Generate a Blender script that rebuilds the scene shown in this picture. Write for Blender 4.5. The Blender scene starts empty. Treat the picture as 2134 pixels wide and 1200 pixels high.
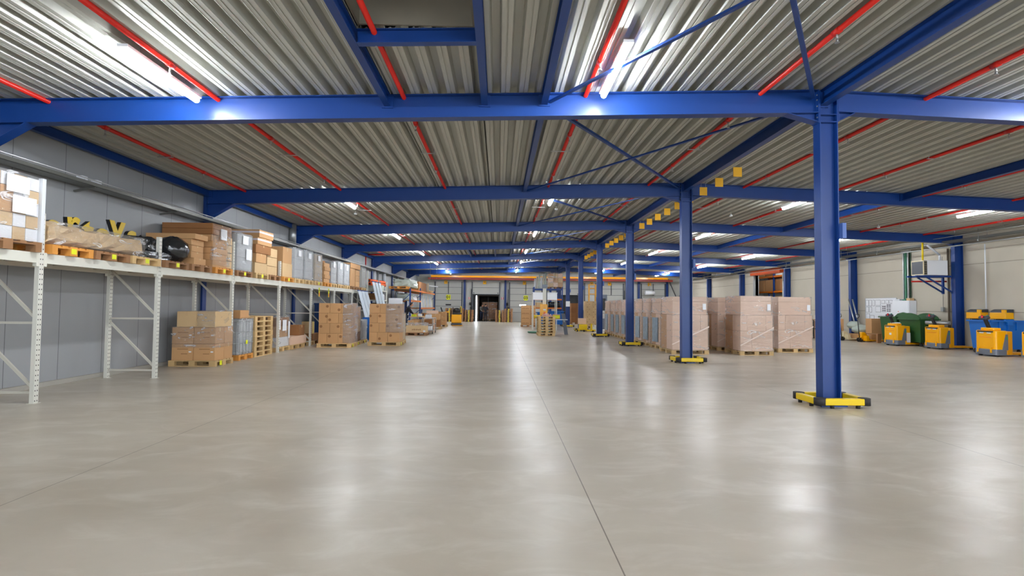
import bpy, math, random
from mathutils import Vector, Matrix
random.seed(7)
R = random.Random(11)
scene = bpy.context.scene
COL = scene.collection
pi = math.pi

# ------------------------------------------------------------------ mesh helpers
class MB:
    def __init__(s):
        s.v = []; s.f = []; s.sm = []
    def quadbox(s, c):
        n = len(s.v); s.v += [tuple(p) for p in c]
        s.f += [(n, n+3, n+2, n+1), (n+4, n+5, n+6, n+7), (n, n+1, n+5, n+4), (n+1, n+2, n+6, n+5), (n+2, n+3, n+7, n+6), (n+3, n, n+4, n+7)]
        return s
    def box(s, x0, x1, y0, y1, z0, z1):
        return s.quadbox([(x0, y0, z0), (x1, y0, z0), (x1, y1, z0), (x0, y1, z0), (x0, y0, z1), (x1, y0, z1), (x1, y1, z1), (x0, y1, z1)])
    def bar(s, p0, p1, w, h, up=(0, 0, 1)):
        p0 = Vector(p0); p1 = Vector(p1); d = (p1-p0).normalized(); up = Vector(up)
        sd = d.cross(up)
        if sd.length < 1e-4: sd = d.cross(Vector((1, 0, 0)))
        sd.normalize(); u = sd.cross(d); a = sd*(w/2); b = u*(h/2)
        return s.quadbox([p0-a-b, p0+a-b, p0+a+b, p0-a+b, p1-a-b, p1+a-b, p1+a+b, p1-a+b])
    def tube(s, p0, p1, r, n=10, r2=None, caps=True):
        p0 = Vector(p0); p1 = Vector(p1); d = (p1-p0).normalized(); r2 = r if r2 is None else r2
        a = d.cross(Vector((0, 0, 1)))
        if a.length < 1e-3: a = d.cross(Vector((1, 0, 0)))
        a.normalize(); b = d.cross(a); m = len(s.v)
        for p, q in ((p0, r), (p1, r2)):
            for i in range(n):
                t = 2*pi*i/n; s.v.append(tuple(p+a*math.cos(t)*q+b*math.sin(t)*q))
        for i in range(n):
            j = (i+1) % n; s.f.append((m+i, m+j, m+n+j, m+n+i)); s.sm.append(len(s.f)-1)
        if caps: s.f.append(tuple(m+n-1-i for i in range(n))); s.f.append(tuple(m+n+i for i in range(n)))
        return s
    def path(s, pts, r, n=8):
        for a, b in zip(pts, pts[1:]): s.tube(a, b, r, n)
        return s
    def prism(s, poly, axis, a, b):
        """poly: 2D points; axis 'x': (y,z); 'y': (x,z); 'z': (x,y)"""
        m = len(s.v); k = len(poly)
        for t in (a, b):
            for p, q in poly:
                s.v.append((t, p, q) if axis == 'x' else (p, t, q) if axis == 'y' else (p, q, t))
        for i in range(k):
            j = (i+1) % k; s.f.append((m+i, m+j, m+k+j, m+k+i))
        s.f.append(tuple(m+k-1-i for i in range(k))); s.f.append(tuple(m+k+i for i in range(k)))
        return s
    def ball(s, c, rx, ry=None, rz=None, n=10, k=7, jit=0, rnd=R):
        ry = ry or rx; rz = rz or rx; m = len(s.v)
        for i in range(k+1):
            ph = pi*i/k
            for j in range(n):
                th = 2*pi*j/n; q = 1+rnd.uniform(-jit, jit)
                s.v.append((c[0]+rx*q*math.sin(ph)*math.cos(th), c[1]+ry*q*math.sin(ph)*math.sin(th), c[2]+rz*q*math.cos(ph)))
        for i in range(k):
            for j in range(n):
                j2 = (j+1) % n; s.f.append((m+i*n+j, m+(i+1)*n+j, m+(i+1)*n+j2, m+i*n+j2)); s.sm.append(len(s.f)-1)
        return s
    def soft(s, x0, x1, y0, y1, z0, z1, n=6, jit=.02, rnd=R, bottom=True):
        """box skin as a grid with small creases, for film, sacks and cloth"""
        ids = {}
        def vid(i, j, k):
            if (i, j, k) not in ids:
                fx, fy, fz = i/n, j/n, k/n
                p = [x0+(x1-x0)*fx, y0+(y1-y0)*fy, z0+(z1-z0)*fz]
                for q in range(3): p[q] += rnd.uniform(-jit, jit)
                if k == 0: p[2] = z0
                ids[(i, j, k)] = len(s.v); s.v.append(tuple(p))
            return ids[(i, j, k)]
        for a in range(n):
            for b in range(n):
                Q = [[(a, 0, b), (a+1, 0, b), (a+1, 0, b+1), (a, 0, b+1)], [(a, n, b), (a, n, b+1), (a+1, n, b+1), (a+1, n, b)],
                     [(0, a, b), (0, a, b+1), (0, a+1, b+1), (0, a+1, b)], [(n, a, b), (n, a+1, b), (n, a+1, b+1), (n, a, b+1)],
                     [(a, b, n), (a+1, b, n), (a+1, b+1, n), (a, b+1, n)]]
                if bottom: Q.append([(a, b, 0), (a, b+1, 0), (a+1, b+1, 0), (a+1, b, 0)])
                for q in Q: s.f.append(tuple(vid(*t) for t in q)); s.sm.append(len(s.f)-1)
        return s
    def build(s, name, mat, parent=None, loc=None, rot=None, bevel=0, label=None, smooth=False):
        me = bpy.data.meshes.new(name); me.from_pydata(s.v, [], s.f); me.update()
        if smooth:
            for p in me.polygons: p.use_smooth = True
        elif s.sm:
            for i in s.sm: me.polygons[i].use_smooth = True
        o = bpy.data.objects.new(name, me); COL.objects.link(o)
        if mat: me.materials.append(mat)
        if parent: o.parent = parent
        if loc: o.location = loc
        if rot: o.rotation_euler = rot
        if label: o['label'] = label
        if bevel:
            b = o.modifiers.new('b', 'BEVEL'); b.width = bevel; b.segments = 2; b.limit_method = 'ANGLE'
        return o

def tag(o, label, cat, group=None):
    o['label'] = label; o['category'] = cat
    if group: o['group'] = group
    return o
def thing(name, label, cat, loc=(0, 0, 0), rz=0, group=None):
    o = bpy.data.objects.new(name, None); COL.objects.link(o); o.location = loc; o.rotation_euler = (0, 0, rz)
    o.empty_display_size = .2
    return tag(o, label, cat, group)
def struct(o):
    o['kind'] = 'structure'; return o
def dup(root, loc, rz=None, label=None, group=None):
    def cp(o, par):
        c = o.copy(); COL.objects.link(c)
        if par: c.parent = par
        for ch in kids.get(o.name, []): cp(ch, c)
        return c
    kids = {}
    def walk(o):
        kids[o.name] = list(o.children)
        for ch in o.children: walk(ch)
    walk(root)
    r = cp(root, None); r.location = loc
    if rz is not None: r.rotation_euler = (0, 0, rz)
    if label: r['label'] = label
    if group: r['group'] = group
    return r
def text_mesh(name, txt, size, mat, parent, loc, rot, extrude=.002, align='CENTER', bold=False):
    cu = bpy.data.curves.new(name, 'FONT'); cu.body = txt; cu.size = size; cu.extrude = extrude
    cu.align_x = align; cu.align_y = 'CENTER'
    if bold: cu.offset = size*.02
    t = bpy.data.objects.new(name+'_tmp', cu); COL.objects.link(t)
    bpy.context.view_layer.update()
    me = bpy.data.meshes.new_from_object(t.evaluated_get(bpy.context.evaluated_depsgraph_get()))
    bpy.data.objects.remove(t)
    me.name = name
    o = bpy.data.objects.new(name, me); COL.objects.link(o); me.materials.clear(); me.materials.append(mat)
    o.parent = parent; o.location = loc; o.rotation_euler = rot
    return o

# ------------------------------------------------------------------ materials
def srgb(r, g, b):
    f = lambda c: (c/255/12.92) if c/255 <= .04045 else ((c/255+.055)/1.055)**2.4
    return (f(r), f(g), f(b), 1)
def mat(name, col, rough=.5, metal=0, var=0, scale=4, bump=0, bscale=30, spec=.5, rnd=0, emit=0, stretch=None):
    m = bpy.data.materials.new(name); m.use_nodes = True; nt = m.node_tree; n = nt.nodes; l = nt.links
    b = n['Principled BSDF']; b.inputs['Base Color'].default_value = col; b.inputs['Roughness'].default_value = rough
    b.inputs['Metallic'].default_value = metal; b.inputs['Specular IOR Level'].default_value = spec
    co = None
    if var or bump or rnd:
        tc = n.new('ShaderNodeTexCoord'); mp = n.new('ShaderNodeMapping'); l.new(tc.outputs['Object'], mp.inputs['Vector'])
        if stretch: mp.inputs['Scale'].default_value = stretch
        co = mp.outputs['Vector']
    cur = None
    if var:
        no = n.new('ShaderNodeTexNoise'); no.inputs['Scale'].default_value = scale; no.inputs['Detail'].default_value = 5; l.new(co, no.inputs['Vector'])
        mx = n.new('ShaderNodeMix'); mx.data_type = 'RGBA'; l.new(no.outputs['Fac'], mx.inputs['Factor'])
        mx.inputs['A'].default_value = tuple(c*(1-var) for c in col[:3])+(1,)
        mx.inputs['B'].default_value = tuple(min(1, c*(1+var)) for c in col[:3])+(1,)
        cur = mx.outputs['Result']
    if rnd:
        oi = n.new('ShaderNodeObjectInfo'); hs = n.new('ShaderNodeHueSaturation')
        mr = n.new('ShaderNodeMapRange'); mr.inputs['To Min'].default_value = 1-rnd; mr.inputs['To Max'].default_value = 1+rnd
        l.new(oi.outputs['Random'], mr.inputs['Value']); l.new(mr.outputs['Result'], hs.inputs['Value'])
        if cur: l.new(cur, hs.inputs['Color'])
        else: hs.inputs['Color'].default_value = col
        cur = hs.outputs['Color']
    if cur: l.new(cur, b.inputs['Base Color'])
    if bump:
        no = n.new('ShaderNodeTexNoise'); no.inputs['Scale'].default_value = bscale; no.inputs['Detail'].default_value = 4; l.new(co, no.inputs['Vector'])
        bp = n.new('ShaderNodeBump'); bp.inputs['Strength'].default_value = bump; bp.inputs['Distance'].default_value = .02
        l.new(no.outputs['Fac'], bp.inputs['Height']); l.new(bp.outputs['Normal'], b.inputs['Normal'])
    if emit:
        b.inputs['Emission Color'].default_value = col; b.inputs['Emission Strength'].default_value = emit
    return m
def film(name, tint, clear, rough=.1, gloss=.16, sc=4, stretch=(1, 1, 3.6), h=.26, fold_glint=.62):
    """clear or milky stretch film: see-through, a little haze, crisp wrinkled gloss"""
    m = bpy.data.materials.new(name); m.use_nodes = True; nt = m.node_tree; n = nt.nodes; l = nt.links
    n.remove(n['Principled BSDF'])
    tc = n.new('ShaderNodeTexCoord'); mp = n.new('ShaderNodeMapping'); mp.inputs['Scale'].default_value = stretch; mp.inputs['Rotation'].default_value = (.35, .3, .2)
    l.new(tc.outputs['Object'], mp.inputs['Vector'])
    no = n.new('ShaderNodeTexNoise'); no.inputs['Scale'].default_value = sc; no.inputs['Detail'].default_value = 3; no.inputs['Distortion'].default_value = 1.2; no.inputs['Roughness'].default_value = .45
    l.new(mp.outputs['Vector'], no.inputs['Vector'])
    bp = n.new('ShaderNodeBump'); bp.inputs['Strength'].default_value = 1; bp.inputs['Distance'].default_value = h
    l.new(no.outputs['Fac'], bp.inputs['Height'])
    tr = n.new('ShaderNodeBsdfTransparent'); df = n.new('ShaderNodeBsdfDiffuse'); df.inputs['Color'].default_value = tint
    gl = n.new('ShaderNodeBsdfGlossy'); gl.inputs['Roughness'].default_value = rough; l.new(bp.outputs['Normal'], gl.inputs['Normal'])
    a = n.new('ShaderNodeMixShader'); # milky film folds, painted white to stand in for bright glints
    n2 = n.new('ShaderNodeTexNoise'); n2.inputs['Scale'].default_value = sc*.42; n2.inputs['Detail'].default_value = 3; n2.inputs['Distortion'].default_value = 1.6; n2.inputs['Roughness'].default_value = .5
    l.new(mp.outputs['Vector'], n2.inputs['Vector'])
    s1 = n.new('ShaderNodeMath'); s1.operation = 'SUBTRACT'; l.new(n2.outputs['Fac'], s1.inputs[0]); s1.inputs[1].default_value = .64
    s2 = n.new('ShaderNodeMath'); s2.operation = 'ABSOLUTE'; l.new(s1.outputs[0], s2.inputs[0])
    mr = n.new('ShaderNodeMapRange'); mr.inputs['From Min'].default_value = .0; mr.inputs['From Max'].default_value = .04; mr.inputs['To Min'].default_value = 1-clear+fold_glint; mr.inputs['To Max'].default_value = 1-clear
    l.new(s2.outputs[0], mr.inputs['Value']); l.new(mr.outputs['Result'], a.inputs['Fac']); l.new(tr.outputs[0], a.inputs[1]); l.new(df.outputs[0], a.inputs[2])
    b = n.new('ShaderNodeMixShader'); b.inputs['Fac'].default_value = gloss; l.new(a.outputs[0], b.inputs[1]); l.new(gl.outputs[0], b.inputs[2])
    l.new(b.outputs[0], n['Material Output'].inputs['Surface'])
    return m
M = {}
M['blue'] = mat('blue_steel', srgb(10, 56, 126), .40, var=.12, scale=2)
M['red'] = mat('red_pipe', srgb(200, 30, 18), .35)
M['deck'] = mat('galvanised_deck', srgb(194, 194, 186), .6, .42, var=.10, scale=1.2, bump=.08, bscale=8, stretch=(6, .3, 6))
M['yellow'] = mat('safety_yellow', srgb(236, 200, 10), .4, var=.05)
M['truckyellow'] = mat('truck_yellow', srgb(250, 176, 0), .28, var=.03)
M['orange'] = mat('rack_orange', srgb(224, 120, 20), .4)
M['signyellow'] = mat('sign_yellow', srgb(240, 178, 20), .55)
M['tagyellow'] = mat('tag_yellow', srgb(232, 236, 20), .5)
M['rack'] = mat('rack_white', srgb(214, 212, 200), .42, var=.05, scale=3)
M['rackgrey'] = mat('rack_brace', srgb(196, 192, 180), .45)
M['card'] = mat('cardboard', srgb(198, 152, 104), .75, var=.06, scale=3, rnd=.07)
M['cardpink'] = mat('cardboard_pale', srgb(232, 198, 174), .75, var=.05, scale=2, rnd=.05)
M['carddark'] = mat('cardboard_dark', srgb(150, 102, 60), .8, var=.08, rnd=.08)
M['cardlight'] = mat('cardboard_light', srgb(208, 176, 132), .78, var=.05, rnd=.06)
M['mark'] = mat('carton_print', srgb(148, 104, 66), .8)
M['wood'] = mat('pallet_wood', srgb(206, 172, 120), .7, var=.16, scale=6, rnd=.12, stretch=(1, 6, 6))
M['wooddark'] = mat('pallet_wood_dark', srgb(150, 108, 72), .75, var=.16, scale=6, rnd=.12)
M['woodorange'] = mat('pallet_wood_orange', srgb(216, 146, 64), .7, var=.14, scale=6)
M['film'] = film('clear_film', srgb(250, 250, 252), .93, .2, .15, 3.4)
M['filmthick'] = film('grey_film', srgb(206, 210, 212), .62, .2, .2, 3.4)
M['filmpink'] = film('pale_film', srgb(255, 250, 248), .92, .2, .15, 3.0)
M['filmblack'] = mat('black_film', srgb(36, 38, 40), .16, bump=.8, bscale=7, spec=.8)
M['paper'] = mat('white_paper', srgb(235, 236, 240), .7)
M['kraft'] = mat('kraft_paper', srgb(206, 174, 130), .5, var=.08, bump=1, bscale=9)
M['black'] = mat('black_plastic', srgb(28, 28, 30), .45)
M['dark'] = mat('dark_grey', srgb(62, 66, 74), .45)
M['grey'] = mat('grey_plastic', srgb(108, 114, 126), .4)
M['metal'] = mat('galvanised_steel', srgb(176, 178, 178), .35, .75)
M['steelpaint'] = mat('grey_painted_steel', srgb(150, 152, 150), .45)
M['trayz'] = mat('cable_tray_steel', srgb(120, 120, 114), .4, .6)
M['white'] = mat('white_enamel', srgb(232, 234, 238), .35)
M['greenbin'] = mat('green_bin', srgb(38, 84, 40), .4, var=.06)
M['bluebin'] = mat('blue_bin', srgb(18, 104, 190), .4, var=.05)
M['greenduct'] = mat('green_duct', srgb(70, 128, 100), .5)
M['redbtn'] = mat('red_button', srgb(220, 40, 40), .4)
M['greenbtn'] = mat('green_button', srgb(20, 150, 120), .4)
M['skin'] = mat('skin', srgb(206, 150, 120), .6)
M['hair'] = mat('hair', srgb(50, 36, 28), .7)
M['cloth'] = mat('dark_clothing', srgb(36, 36, 42), .85)
M['clothgrey'] = mat('grey_clothing', srgb(112, 110, 104), .85)
M['jeans'] = mat('blue_trousers', srgb(46, 54, 78), .85)
M['poly'] = mat('pale_panel', srgb(196, 208, 220), .35, var=.05)
M['roll'] = mat('orange_roll', srgb(230, 96, 34), .55)
M['cloudy'] = mat('cloudy_plastic', srgb(186, 196, 186), .3, bump=.6, bscale=5)
M['doorpanel'] = mat('door_panel', srgb(178, 178, 172), .5, var=.04, scale=1)
M['gold'] = mat('letter_gold', srgb(206, 172, 40), .5)
M['lamp'] = mat('led_tube', (.90, .95, 1, 1), .5, emit=46)
M['slit'] = mat('daylight_gap', (.82, .92, 1, 1), .5, emit=4)
M['rubber'] = mat('rubber', srgb(38, 34, 36), .7)
M['beige'] = mat('beige_enamel', srgb(214, 200, 164), .4)
M['tape'] = mat('carton_tape', srgb(220, 210, 216), .4)
M['lead'] = mat('white_sheet', srgb(214, 216, 220), .5)

# camera
f2 = None
def cam_setup():
    pitch, yaw, roll, H = .036, .0247, .0099, 1.5
    fw = Vector((math.sin(yaw), math.cos(yaw), 0)); rt = Vector((math.cos(yaw), -math.sin(yaw), 0)); up = Vector((0, 0, 1))
    d = fw*math.cos(pitch)+up*math.sin(pitch); u = up*math.cos(pitch)-fw*math.sin(pitch)
    r3 = rt*math.cos(roll)+u*math.sin(roll); u3 = u*math.cos(roll)-rt*math.sin(roll)
    cd = bpy.data.cameras.new('camera'); co = bpy.data.objects.new('camera', cd); COL.objects.link(co)
    m = Matrix((r3, u3, -d)).transposed().to_4x4(); m.translation = Vector((0, 0, H)); co.matrix_world = m
    cd.sensor_width = 36; cd.lens = 36*1080/2134; cd.clip_start = .05; cd.clip_end = 300
    scene.camera = co
cam_setup()
# ------------------------------------------------------------------ constants of the hall
XC, YC, S = 5.06, 7.99, 6.22          # central column row: first column and frame spacing
ZR, SL, SR = 5.0, .0316, .032         # roof height over the columns and its slopes
XL, XR, YB, YF = -8.12, 18.78, 51.6, -9.0
def zr(x): return ZR-SL*(XC-x) if x < XC else ZR-SR*(x-XC)
FR = [YC+.1+S*k for k in range(-2, 7)]  # frame centre lines

# floor material: polished concrete, saw-cut joints, wear
def floor_mat():
    m = bpy.data.materials.new('polished_concrete'); m.use_nodes = True; nt = m.node_tree; n = nt.nodes; l = nt.links; b = n['Principled BSDF']
    tc = n.new('ShaderNodeTexCoord'); P = tc.outputs['Object']
    def noise(sc, det=5, dist=0, stretch=None, rough=.55):
        v = P
        if stretch: mp = n.new('ShaderNodeMapping'); mp.inputs['Scale'].default_value = stretch; l.new(P, mp.inputs['Vector']); v = mp.outputs['Vector']
        q = n.new('ShaderNodeTexNoise'); q.inputs['Scale'].default_value = sc; q.inputs['Detail'].default_value = det; q.inputs['Distortion'].default_value = dist; q.inputs['Roughness'].default_value = rough
        l.new(v, q.inputs['Vector']); return q.outputs['Fac']
    def rng(v, a, b_, c, d):
        r = n.new('ShaderNodeMapRange'); r.inputs['From Min'].default_value = a; r.inputs['From Max'].default_value = b_; r.inputs['To Min'].default_value = c; r.inputs['To Max'].default_value = d
        l.new(v, r.inputs['Value']); return r.outputs['Result']
    def mix(f, A, B, blend='MIX'):
        x = n.new('ShaderNodeMix'); x.data_type = 'RGBA'; x.blend_type = blend
        for s_, val in (('Factor', f), ('A', A), ('B', B)):
            if isinstance(val, (tuple, float, int)): x.inputs[s_].default_value = val
            else: l.new(val, x.inputs[s_])
        return x.outputs['Result']
    c = mix(rng(noise(.35, 6, .5), .3, .7, 0, 1), srgb(172, 161, 143), srgb(198, 188, 172))
    c = mix(rng(noise(2.2, 8, .8, (.7, 1.3, 1), .6), .48, .72, 0, .55), c, srgb(212, 205, 192))
    c = mix(rng(noise(.8, 8, .8, (.6, 1.1, 1), .6), .46, .72, 0, .5), c, srgb(160, 149, 132))
    sx = n.new('ShaderNodeSeparateXYZ'); l.new(P, sx.inputs['Vector'])
    def mth(op, a, b_=None):
        q = n.new('ShaderNodeMath'); q.operation = op
        for i, v in enumerate((a, b_)):
            if v is None: continue
            if isinstance(v, (int, float)): q.inputs[i].default_value = v
            else: l.new(v, q.inputs[i])
        return q.outputs[0]
    def joint(ax, off, per, w):
        t = mth('SUBTRACT', sx.outputs[ax], off); t = mth('DIVIDE', t, per); t = mth('FRACT', t); t = mth('SUBTRACT', t, .5); t = mth('ABSOLUTE', t)
        t = mth('SUBTRACT', .5, t); t = mth('MULTIPLY', t, per)
        return mth('LESS_THAN', t, w)
    j = mth('MAXIMUM', joint('X', .7217, 4.372, .0045), joint('Y', 8.44, 6.22, .003))
    c = mix(mth('MULTIPLY', j, .8), c, srgb(88, 74, 60))
    # curved tyre scuffs
    l.new(c, b.inputs['Base Color'])
    r = rng(noise(1.3, 6, .8, (.5, 1.4, 1)), .35, .7, .282, .40)
    l.new(r, b.inputs['Roughness']); b.inputs['Specular IOR Level'].default_value = .5
    bp = n.new('ShaderNodeBump'); bp.inputs['Strength'].default_value = .10; bp.inputs['Distance'].default_value = .01
    l.new(noise(2.6, 5, .6, (.5, 1.4, 1)), bp.inputs['Height']); l.new(bp.outputs['Normal'], b.inputs['Normal'])
    return m
def panel_mat(name, col, axis, off, per, w, dark, col2=None, hz=None, rough=.55, var=.06, stain=0):
    """wall panels with straight joints along one axis and optionally horizontal joints at given heights"""
    m = bpy.data.materials.new(name); m.use_nodes = True; nt = m.node_tree; n = nt.nodes; l = nt.links; b = n['Principled BSDF']
    b.inputs['Roughness'].default_value = rough
    tc = n.new('ShaderNodeTexCoord'); sx = n.new('ShaderNodeSeparateXYZ'); l.new(tc.outputs['Object'], sx.inputs['Vector'])
    def mth(op, a, b_=None):
        q = n.new('ShaderNodeMath'); q.operation = op
        for i, v in enumerate((a, b_)):
            if v is None: continue
            if isinstance(v, (int, float)): q.inputs[i].default_value = v
            else: l.new(v, q.inputs[i])
        return q.outputs[0]
    def joint(ax, o, p, ww):
        t = mth('ABSOLUTE', mth('SUBTRACT', mth('FRACT', mth('DIVIDE', mth('SUBTRACT', sx.outputs[ax], o), p)), .5))
        return mth('LESS_THAN', mth('MULTIPLY', mth('SUBTRACT', .5, t), p), ww)
    j = joint(axis, off, per, w)
    if hz: j = mth('MAXIMUM', j, joint('Z', hz[0], hz[1], w))
    no = n.new('ShaderNodeTexNoise'); no.inputs['Scale'].default_value = .9; no.inputs['Detail'].default_value = 6; l.new(tc.outputs['Object'], no.inputs['Vector'])
    def mix(f, A, B):
        x = n.new('ShaderNodeMix'); x.data_type = 'RGBA'
        for s_, val in (('Factor', f), ('A', A), ('B', B)):
            if isinstance(val, (tuple, float, int)): x.inputs[s_].default_value = val
            else: l.new(val, x.inputs[s_])
        return x.outputs['Result']
    a = tuple(x*(1-var) for x in col[:3])+(1,); d = tuple(x*(1+var) for x in col[:3])+(1,)
    c = mix(no.outputs['Fac'], a, d); c = mix(mth('MULTIPLY', j, .75), c, dark)
    l.new(c, b.inputs['Base Color'])
    return m
M['floor'] = floor_mat()
M['wall_left'] = panel_mat('sandwich_panel', srgb(158, 160, 162), 'Y', .35, 1.05, .006, srgb(70, 72, 74))
M['wall_right'] = panel_mat('concrete_panel', srgb(188, 180, 164), 'Y', 1.85, 6.22, .012, srgb(120, 112, 98), hz=(3.37, 1.9), rough=.8, var=.1)
M['wall_back'] = panel_mat('back_panel', srgb(182, 182, 176), 'X', .2, 1.0, .006, srgb(110, 110, 110))
M['wall_plain'] = mat('plain_wall', srgb(170, 170, 166), .7, var=.05)

# floor, walls
struct(MB().box(XL-.3, 26, YF-.2, 62, -.2, 0).build('floor', M['floor']))
struct(MB().box(XL-.25, XL, YF, YB, 0, 5.1).build('wall_left', M['wall_left']))
struct(MB().box(XL, -8.04, YF, YB, 0, .08).build('trim_1', mat('kerb_concrete', srgb(170, 166, 156), .8, var=.06)))
DY0, DY1, DZ = 33.7, 37.5, 3.95
w = MB(); w.box(XR, XR+.2, YF, DY0, 0, 5.1); w.box(XR, XR+.2, DY1, YB, 0, 5.1); w.box(XR, XR+.2, DY0, DY1, DZ, 5.1)
struct(w.build('wall_right', M['wall_right']))
FILL_PANELS = [(-5.5, 0.5, 2.2, 4.0), (3.0, 9.8, 1.0, 4.2), (10.6, 17.6, 1.0, 4.2)]
w = MB(); w.box(XL-.25, XR+.2, YF-.2, YF, 0, 1.0); w.box(XL-.25, XR+.2, YF-.2, YF, 4.2, 5.3)
w.box(XL-.25, -5.5, YF-.2, YF, 1.0, 4.2); w.box(-5.5, .5, YF-.2, YF, 1.0, 2.2); w.box(-5.5, .5, YF-.2, YF, 4.0, 4.2); w.box(.5, 3.0, YF-.2, YF, 1.0, 4.2); w.box(9.8, 10.6, YF-.2, YF, 1.0, 4.2); w.box(17.6, XR+.2, YF-.2, YF, 1.0, 4.2)
struct(w.build('wall_front', M['wall_plain']))
M['fill_daylight'] = mat('fill_light_panel', (.80, .90, 1, 1), .6, emit=3.2)  # glowing panels added out of view behind the camera as fill light
for i, (xa, xb, za, zb) in enumerate(FILL_PANELS):
    t = bpy.data.objects.new(f'window_{i+1}', None); COL.objects.link(t); t['kind'] = 'structure'; t.location = (0, YF, 0)
    MB().box(xa, xb, -.12, -.10, za, zb).build('pane', M['fill_daylight'], t)
    c = MB(); n_ = round((xb-xa)/1.0)
    for j in range(n_+1):
        x = xa+(xb-xa)*j/n_; c.box(x-.03, x+.03, -.1, -.04, za, zb)
    c.box(xa, xb, -.1, -.04, za, za+.06); c.box(xa, xb, -.1, -.04, zb-.06, zb); c.box(xa, xb, -.1, -.04, (za+zb)/2-.03, (za+zb)/2+.03)
    c.build('window_frame', M['dark'], t)
# back wall with its door openings
DOORS = [(-6.33, -3.72, 0), (-2.66, .03, 1), (1.06, 4.25, 0), (5.75, 8.0, 1), (8.55, 9.62, 0), (10.0, 12.4, 0), (14.25, 16.6, 0)]
DT = 3.98
w = MB(); x = XL-.25
for (a, b_, op) in DOORS[:5]:
    w.box(x, a, YB, YB+.2, 0, DT); x = b_
w.box(x, 10.0, YB, YB+.2, 0, DT); w.box(12.4, 14.25, YB, YB+.2, 0, DT); w.box(16.6, XR+.2, YB, YB+.2, 0, DT)
w.box(XL-.25, XR+.2, YB, YB+.2, DT, 5.3)
struct(w.build('wall_back', M['wall_back']))

# trapezoidal roof deck, ribs running along Y, openings for the two smoke hatches
HX0, HX1 = -1.72, -.32
HOLES = [(3.3, 6.1), (28.6, 30.0)]
def deck(y0, y1, x0, x1, mb):
    p = .28
    i0 = math.floor(x0/p); i1 = math.ceil(x1/p); pts = []
    for i in range(i0, i1+1):
        for dx, dz in ((0, 0), (.055, 0), (.0575, .012), (.0725, .012), (.075, 0), (.13, 0), (.155, .12), (.255, .12), (.28, 0)):
            x = i*p+dx
            if x0-1e-6 <= x <= x1+1e-6: pts.append((x, zr(x)+.005+dz))
    if pts[0][0] > x0+1e-4: pts.insert(0, (x0, zr(x0)+.005))
    if pts[-1][0] < x1-1e-4: pts.append((x1, zr(x1)+.005))
    m = len(mb.v)
    for y in (y0, y1):
        for x, z in pts: mb.v.append((x, y, z))
    k = len(pts)
    for i in range(k-1): mb.f.append((m+i, m+k+i, m+k+i+1, m+i+1))
cb = MB()
deck(YF, YB, XL-.1, HX0, cb); deck(YF, YB, HX1, XR+.1, cb)
ys = [YF]+[y for h in HOLES for y in h]+[YB]
for a, b_ in zip(ys[::2], ys[1::2]): deck(a, b_, HX0, HX1, cb)
co = cb.build('ceiling', M['deck']); struct(co)
so = co.modifiers.new('s', 'SOLIDIFY'); so.thickness = .004
# roof skin above the deck keeps the hall dark-tight
rf = MB()
for x0, x1 in ((XL-.3, HX0), (HX1, XC), (XC, XR+.3)):
    rf.quadbox([(x0, YF-.2, zr(x0)+.17), (x1, YF-.2, zr(x1)+.17), (x1, YB+.2, zr(x1)+.17), (x0, YB+.2, zr(x0)+.17), (x0, YF-.2, zr(x0)+.24), (x1, YF-.2, zr(x1)+.24), (x1, YB+.2, zr(x1)+.24), (x0, YB+.2, zr(x0)+.24)])
for a, b_ in zip(ys[::2], ys[1::2]):
    rf.quadbox([(HX0, a, zr(HX0)+.16), (HX1, a, zr(HX1)+.16), (HX1, b_, zr(HX1)+.16), (HX0, b_, zr(HX0)+.16), (HX0, a, zr(HX0)+.24), (HX1, a, zr(HX1)+.24), (HX1, b_, zr(HX1)+.24), (HX0, b_, zr(HX0)+.24)])
struct(rf.build('roof_slab', M['wall_plain']))
for i, (a, b_) in enumerate(HOLES):
    z0 = zr(-1)+.02
    lab = ['grey smoke hatch shaft framed in the roof above the first bay', 'small grey smoke hatch shaft far down the hall roof'][i]
    t = thing('roof_hatch', lab, 'roof hatch', (0, 0, 0))
    h = MB(); h.box(HX0, HX0+.03, a, b_, z0, z0+.62); h.box(HX1-.03, HX1, a, b_, z0, z0+.62); h.box(HX0+.03, HX1-.03, b_-.04, b_-.01, z0, z0+.62); h.box(HX0+.03, HX1-.03, a+.01, a+.04, z0, z0+.62)
    h.build('shaft', mat('hatch_shaft', srgb(132, 124, 110), .7, var=.12, scale=3), t)
    MB().box(HX0-.04, HX1+.04, a-.04, b_+.04, z0+.62, z0+.66).build('lid', M['dark'], t)

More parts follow.
